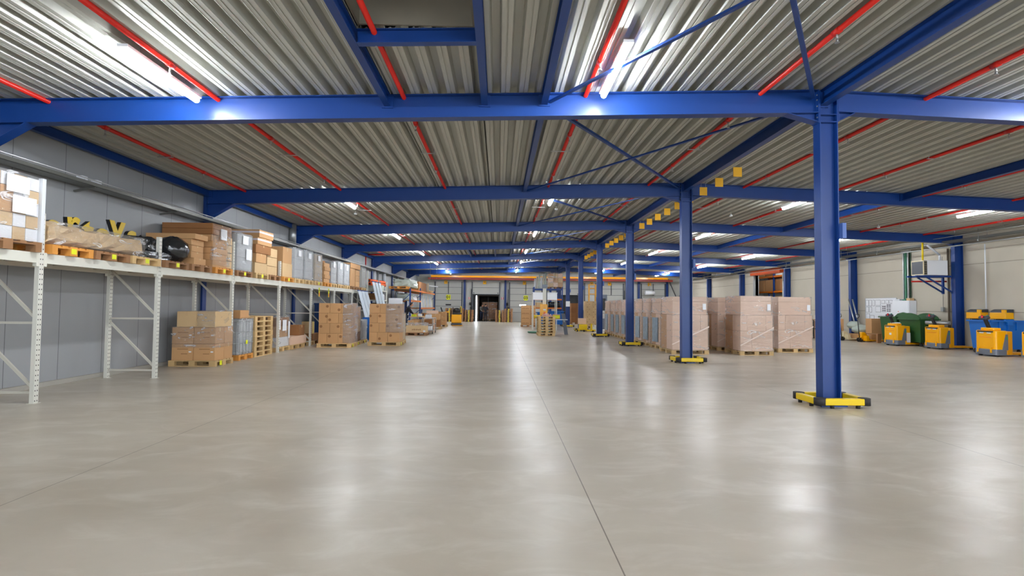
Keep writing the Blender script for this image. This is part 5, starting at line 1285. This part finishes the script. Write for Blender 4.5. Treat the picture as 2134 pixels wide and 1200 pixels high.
for i, (y, w_, z, h) in enumerate(papers):
    rowp = 'top' if z > .7 else 'middle' if z > .3 else 'bottom'
    t = thing('notice_sheet', f'dark-edged white sheet pinned on the notice board, {rowp} row, {ords[i] if i < 14 else ["fifteenth", "sixteenth", "seventeenth"][i-14]} sheet', 'paper', (18.695, 23.95+y, .97+z), 0, 'sheets on the notice board')
    MB().box(-.002, .002, 0, w_, 0, h).build('edge', M['dark'], t)
    MB().box(-.004, -.0022, .012, w_-.012, .012, h-.012).build('sheet', M['paper'], t)
    if i in (12, 13, 14):
        c = MB()
        for q in range(3):
            for p_ in range(2): c.box(-.006, -.0042, .03+.11*p_, .11+.11*p_, h*(.12+.3*q), h*(.3+.3*q))
        c.build('print', M['dark'], t)
# electrical cabinet, duct
t = thing('electrical_cabinet', 'light grey electrical cabinet beside the notice board', 'cabinet', (18.42, 22.85, .95))
MB().box(0, .35, 0, 1.0, 0, 1.0).build('body', M['white'], t, bevel=.01); MB().box(-.02, 0, .03, .97, .03, .97).build('door', M['white'], t)
c = MB(); c.tube((-.03, .6, .5), (-.02, .6, .5), .02, 10); c.build('lock', M['roll'], t)
for i, (y0, y1, h) in enumerate(((23.5, 23.75, .08), (23.15, 23.35, .06), (22.9, 23.1, .11))):
    carton(18.5, 18.7, y0, y1, 1.955, 1.955+h, ['flat grey box on the electrical cabinet', 'small green box on the electrical cabinet', 'small beige box on the electrical cabinet'][i], ['lead', 'greenduct', 'cardlight'][i], tape=False)
t = thing('cable_duct', 'vertical green and silver cable ladder above the electrical cabinet', 'cable tray', (18.6, 23.1, 1.95))
for y in (0, .13, .26): MB().box(0, .1, y, y+.05, 0, 2.25).build('duct', M['metal'] if y != .13 else M['greenduct'], t)
MB().box(.05, .12, .0, .3, 0, 2.25).build('back_plate', M['greenduct'], t)
MB().box(-.05, .12, -.05, .36, 2.2, 2.3).build('top_joint', M['lead'], t)
c = MB(); c.tube((0, 0, 0), (0, 0, 2.2), .01, 6); c.box(-.06, .02, -.06, .06, -.12, .06); tag(c.build('wall_switch', M['steelpaint'], loc=(18.72, 21.4, 1.6)), 'small grey wall switch with thin cable near the blue column', 'switch')

# ------------------------------------------------------------------ air heater on its bracket
t = thing('air_heater', 'white boxy air heater on the blue wall bracket', 'air heater', (17.2, 20.55, 2.95))
MB().box(.16, 1.0, 0, .62, 0, .60).build('case', M['white'], t, bevel=.015)
MB().box(.02, .16, .02, .60, .02, .58).build('grille_box', M['black'], t)
c = MB()
for i in range(7): c.box(.0, .15, .01, .61, .03+.083*i, .042+.083*i)
c.box(-.01, .02, 0, .62, 0, .60); c.build('louver_set', M['beige'], t)
c = MB(); c.box(-.012, -.008, .03, .59, .04, .56); c.build('grille_face', M['dark'], t)
c = MB(); c.tube((.3, .4, .6), (.3, .4, 1.5), .035, 10); c.build('gas_pipe', M['yellow'], t)
c = MB(); c.path([(.93, .3, .6), (.93, .3, .85), (.4, .3, 1.25)], .04, 10); c.build('flue_pipe', M['lead'], t)
t = thing('wall_bracket', 'blue welded bracket carrying the air heater', 'bracket', (0, 0, 0))
for y in (20.60, 21.05):
    c = MB(); c.bar((16.9, y, 2.90), (18.45, y, 2.90), .07, .07); c.bar((17.35, y, 2.87), (18.42, y, 2.25), .05, .05); c.bar((18.42, y, 2.2), (18.42, y, 2.93), .07, .07); c.build('arm', M['blue'], t)
c = MB(); c.bar((17.1, 20.6, 2.90), (17.1, 21.05, 2.90), .06, .06); c.bar((18.2, 20.6, 2.90), (18.2, 21.05, 2.90), .06, .06); c.build('crossbar', M['blue'], t)
t = thing('hydrant_pipe', 'short red pipe under the air heater bracket', 'pipe', (0, 0, 0))
c = MB(); c.tube((17.3, 21.3, 2.72), (18.78, 21.3, 2.74), .035, 10); c.build('pipe', M['red'], t)

# ------------------------------------------------------------------ services along the concrete wall
t = thing('service_tray', 'dark cable tray with many hangers along the concrete wall', 'cable tray', (0, 0, 0))
c = MB(); c.box(17.95, 18.25, 6, 51, 4.22, 4.23); c.box(17.95, 17.96, 6, 51, 4.22, 4.32); c.box(18.24, 18.25, 6, 51, 4.22, 4.32); c.build('tray', M['trayz'], t)
c = MB(); c.tube((18.05, 6, 4.28), (18.05, 51, 4.28), .03, 8); c.tube((18.15, 6, 4.27), (18.15, 51, 4.27), .025, 8); c.build('cable', M['black'], t)
for i in range(16):
    y = 8.5+2.6*i
    c = MB(); c.tube((17.93, y, 4.12), (17.93, y, zr(17.93)), .008, 6); c.tube((18.27, y, 4.2), (18.27, y, zr(18.2)), .008, 6); c.bar((17.9, y, 4.21), (18.3, y, 4.21), .03, .02); c.ball((17.9, y, 4.16), .035, n=8, k=5); c.build('hanger', M['metal'], t)
t = thing('wall_pipe_run', 'long bright steel pipe below the service tray on the concrete wall', 'pipe', (0, 0, 0))
c = MB(); c.tube((17.9, 6, 4.06), (17.9, 51, 4.06), .025, 10); c.build('pipe', M['metal'], t)
t = thing('upper_conduit', 'thin bright conduit above the service tray', 'conduit', (0, 0, 0))
c = MB(); c.tube((17.6, 6, 4.40), (17.6, 51, 4.40), .015, 8); c.build('pipe', M['metal'], t)
c = MB()
for i in range(10): c.tube((17.6, 9+4.3*i, 4.4), (17.6, 9+4.3*i, zr(17.6)), .006, 6)
c.build('hanger', M['metal'], t)
c = MB(); c.box(18.70, 18.76, 14.1, 14.3, 0, 0)
t = thing('wall_downpipe', 'brown downpipe on the concrete wall beside the heater column', 'pipe', (0, 0, 0))
c = MB(); c.tube((18.70, 21.1, 0.05), (18.70, 21.1, 4.1), .04, 10); c.build('pipe', mat('brown_pipe', srgb(96, 84, 70), .5), t)

# ------------------------------------------------------------------ goods near the notice board
def jack(x, y, m_, lab, rz):
    t = thing('hand_pallet_truck', lab, 'pallet truck', (x, y, 0), rz)
    c = MB(); c.prism([(-.08, .1), (.18, .1), (.45, .12), (.14, .46), (-.02, .46)], 'y', -.09, .09); c.build('pump_housing', m_, t, bevel=.02)
    for yy in (-.26, .10): MB().box(.1, 1.25, yy, yy+.16, .055, .11).build('fork', m_, t, bevel=.01)
    MB().box(.08, .2, -.26, .26, .055, .3).build('crosshead', m_, t)
    for s_ in (-1, 1): MB().tube((-.06, .03*s_, .1), (-.06, .09*s_, .1), .1, 16).build('steer_wheel', M['black'], t)
    c = MB(); c.tube((-.06, 0, .1), (-.16, 0, 1.15), .02, 10); c.build('handle_rod', M['black'], t)
    c = MB(); c.path([(-.16, -.0, 1.1), (-.17, -.12, 1.18), (-.18, -.12, 1.3), (-.18, .12, 1.3), (-.17, .12, 1.18), (-.16, 0, 1.1)], .014, 8); c.build('handle_loop', M['black'], t)
    return t
jack(16.95, 25.2, M['beige'], 'beige hand pallet truck near the blue wall column', .15)
jack(17.15, 24.2, M['truckyellow'], 'yellow hand pallet truck beside the beige one', .1)
for i in range(2):
    c = MB(); c.tube((18.15, 25.75-.3*i, 0.02), (18.02+.25*0, 26.3-.3*i, 2.05), .03, 10); o = c.build('aluminium_pole', M['metal']); tag(o, f'long aluminium pole leaning by the blue wall column, {["first", "second"][i]} of the pair', 'pole', 'leaning aluminium poles')
carton(17.35, 17.42, 25.8, 26.5, 0.0, 1.05, 'tall flat upright carton behind the hand pallet trucks', 'card', tape=False)
pallet((17.3, 24.0, 0), 'old pallet beside the stickered truck', 'wooddark', 1.2, .8) if False else None
carton(17.55, 18.2, 24.75, 25.6, 0, .34, 'low brown carton under the pale plastic sack', 'card')
c = MB(); c.ball((17.95, 25.3, .55), .42, .40, .24, 14, 9, .09); c.ball((17.75, 25.55, .75), .3, .3, .2, 12, 8, .1); tag(c.build('plastic_sack', M['cloudy']), 'pale green plastic sack slumped on the low carton', 'sack')
t = thing('low_wooden_table', 'low dark wooden trestle beside the stickered truck', 'table', (17.35, 23.45, 0))
MB().box(0, .16, -.1, 1.1, .38, .42).build('top', M['wooddark'], t); 
for y in (-.08, .98): MB().box(.0, .16, y, y+.1, 0, .38).build('leg', M['wooddark'], t)
carton(17.75, 18.3, 24.3, 24.7, 0, 1.1, 'tall plain brown carton leaning beside the green bins', 'card', tape=False)
t = thing('printer_table', 'narrow dark desk with papers behind the first column', 'table', (16.4, 26.2, 0))
MB().box(0, 1.0, 0, .6, .96, 1.0).build('table_top', M['wooddark'], t)
for x in (.02, .92):
    for y in (.02, .52): MB().box(x, x+.05, y, y+.05, 0, .96).build('leg', M['black'], t)
c = MB(); c.quadbox([(16.5, 26.3, 1.0), (16.95, 26.3, 1.0), (16.95, 26.7, 1.0), (16.5, 26.7, 1.0), (16.5, 26.4, 1.2), (16.95, 26.4, 1.2), (16.95, 26.7, 1.22), (16.5, 26.7, 1.22)]); tag(c.build('printer', M['white']), 'white printer on the narrow dark desk', 'printer')
c = MB(); c.box(17.0, 17.25, 26.5, 26.55, 1.0, 1.42); tag(c.build('folder', mat('folder_blue', srgb(150, 186, 200), .5)), 'pale blue folder standing on the narrow desk', 'folder')
carton(16.5, 17.2, 26.9, 27.5, 0, .9, 'brown carton behind the narrow desk', 'cardpink')
c = MB(); c.box(16.15, 16.6, 25.6, 26.1, 0, .5); c.box(16.12, 16.63, 25.57, 26.13, .5, .56); tag(c.build('black_crate', M['black']), 'black plastic crate beside the narrow desk', 'crate')
for i in range(5):
    pallet((14.9, 27.6, PH*i), f'small pallet, {names8[i] if i < 4 else "topmost"} of the stack behind the wrapped loads', 'wooddark', .9, .8, 0, 'small pallet stack behind the wrapped loads')

# ------------------------------------------------------------------ side doorway with the next hall
t = bpy.data.objects.new('door_9', None); COL.objects.link(t); t['kind'] = 'structure'
c = MB(); c.box(XR-.12, XR+.25, DY0-.12, DY0, 0, DZ); c.box(XR-.12, XR+.25, DY1, DY1+.12, 0, DZ); c.build('door_frame', M['steelpaint'], t)
MB().box(XR-.35, XR-.02, DY0-.1, DY1+.1, DZ-.02, DZ+.30).build('roller_box', M['roll'], t)
c = MB(); c.box(XR+.2, XR+.25, DY0-2, DY1+6, 0, 0.001)
w = MB(); w.box(24.8, 25.0, 24, 48, 0, 5.5); w.box(XR+.2, 25, 23.8, 24, 0, 5.5); w.box(XR+.2, 25, 48, 48.2, 0, 5.5); w.box(XR+.2, 25, 24, 48, 5.4, 5.5)
struct(w.build('wall_next_hall', M['wall_plain']))
t = thing('next_hall_rack', 'blue and orange rack full of cartons seen through the side doorway', 'rack', (0, 0, 0))
for y in (35.6, 38.4, 41.2):
    for x in (20.6, 21.7): MB().box(x, x+.1, y, y+.09, 0, 5.0).build('upright', M['blue'], t)
    c = MB()
    for z in (.3, 1.5, 2.7, 3.9): c.bar((20.65, y+.04, z), (21.75, y+.04, z+1.1), .03, .05)
    c.build('brace', M['metal'], t)
for a, b_ in ((35.7, 38.4), (38.5, 41.2)):
    for z in (1.5, 2.75, 3.9):
        for x in (20.6, 21.7): MB().box(x, x+.05, a, b_, z, z+.12).build('beam', M['orange'], t)
        MB().box(20.62, 21.72, a, b_, z+.10, z+.12).build('deck', M['wooddark'], t)
q = 0
for a in (35.8, 37.1, 38.6, 39.9):
    for z in (0, 1.63, 2.88, 4.03):
        mm = ['card', 'carddark', 'lead', 'carddark', 'card'][q % 5]
        carton(20.68, 21.6, a, a+1.15, z, z+.85, f'carton load in the next hall rack, {["floor level", "first level", "second level", "top level"][[0, 1.63, 2.88, 4.03].index(z)]}, {["first", "second", "third", "fourth"][[35.8, 37.1, 38.6, 39.9].index(a)]} bay place', mm, 'cartons in the next hall rack', tape=False); q += 1
t = thing('led_light', 'LED tube light in the next hall', 'light', (19.9, 35, 5.2)); MB().box(-.05, .05, 0, 1.5, .03, .07).build('housing', M['white'], t); c = MB(); c.tube((0, .03, 0), (0, 1.47, 0), .045, 10); c.build('tube', M['lamp'], t)
t = thing('led_light', 'second LED tube light in the next hall', 'light', (22.6, 37, 5.2)); MB().box(-.05, .05, 0, 1.5, .03, .07).build('housing', M['white'], t); c = MB(); c.tube((0, .03, 0), (0, 1.47, 0), .045, 10); c.build('tube', M['lamp'], t)
c = MB(); c.tube((18.55, 33.4, 0.02), (18.62, 33.5, 3.35), .04, 10); tag(c.build('white_pole', M['white']), 'white pole standing against the blue column by the side doorway', 'pole')

# ------------------------------------------------------------------ light and view
w = bpy.data.worlds.new('world'); scene.world = w; w.use_nodes = True
w.node_tree.nodes['Background'].inputs['Color'].default_value = (.8, .88, 1, 1); w.node_tree.nodes['Background'].inputs['Strength'].default_value = .6
vs = scene.view_settings; scene.display_settings.display_device = 'sRGB'; vs.view_transform = 'Standard'; vs.look = 'None'; vs.gamma = 1; vs.use_curve_mapping = False
vs.exposure = 2.15
cy = scene.cycles
cy.max_bounces = 10; cy.diffuse_bounces = 5; cy.glossy_bounces = 4; cy.transparent_max_bounces = 16; cy.sample_clamp_indirect = 6; cy.use_denoising = True
cy.use_light_tree = True; cy.caustics_reflective = False; cy.caustics_refractive = False
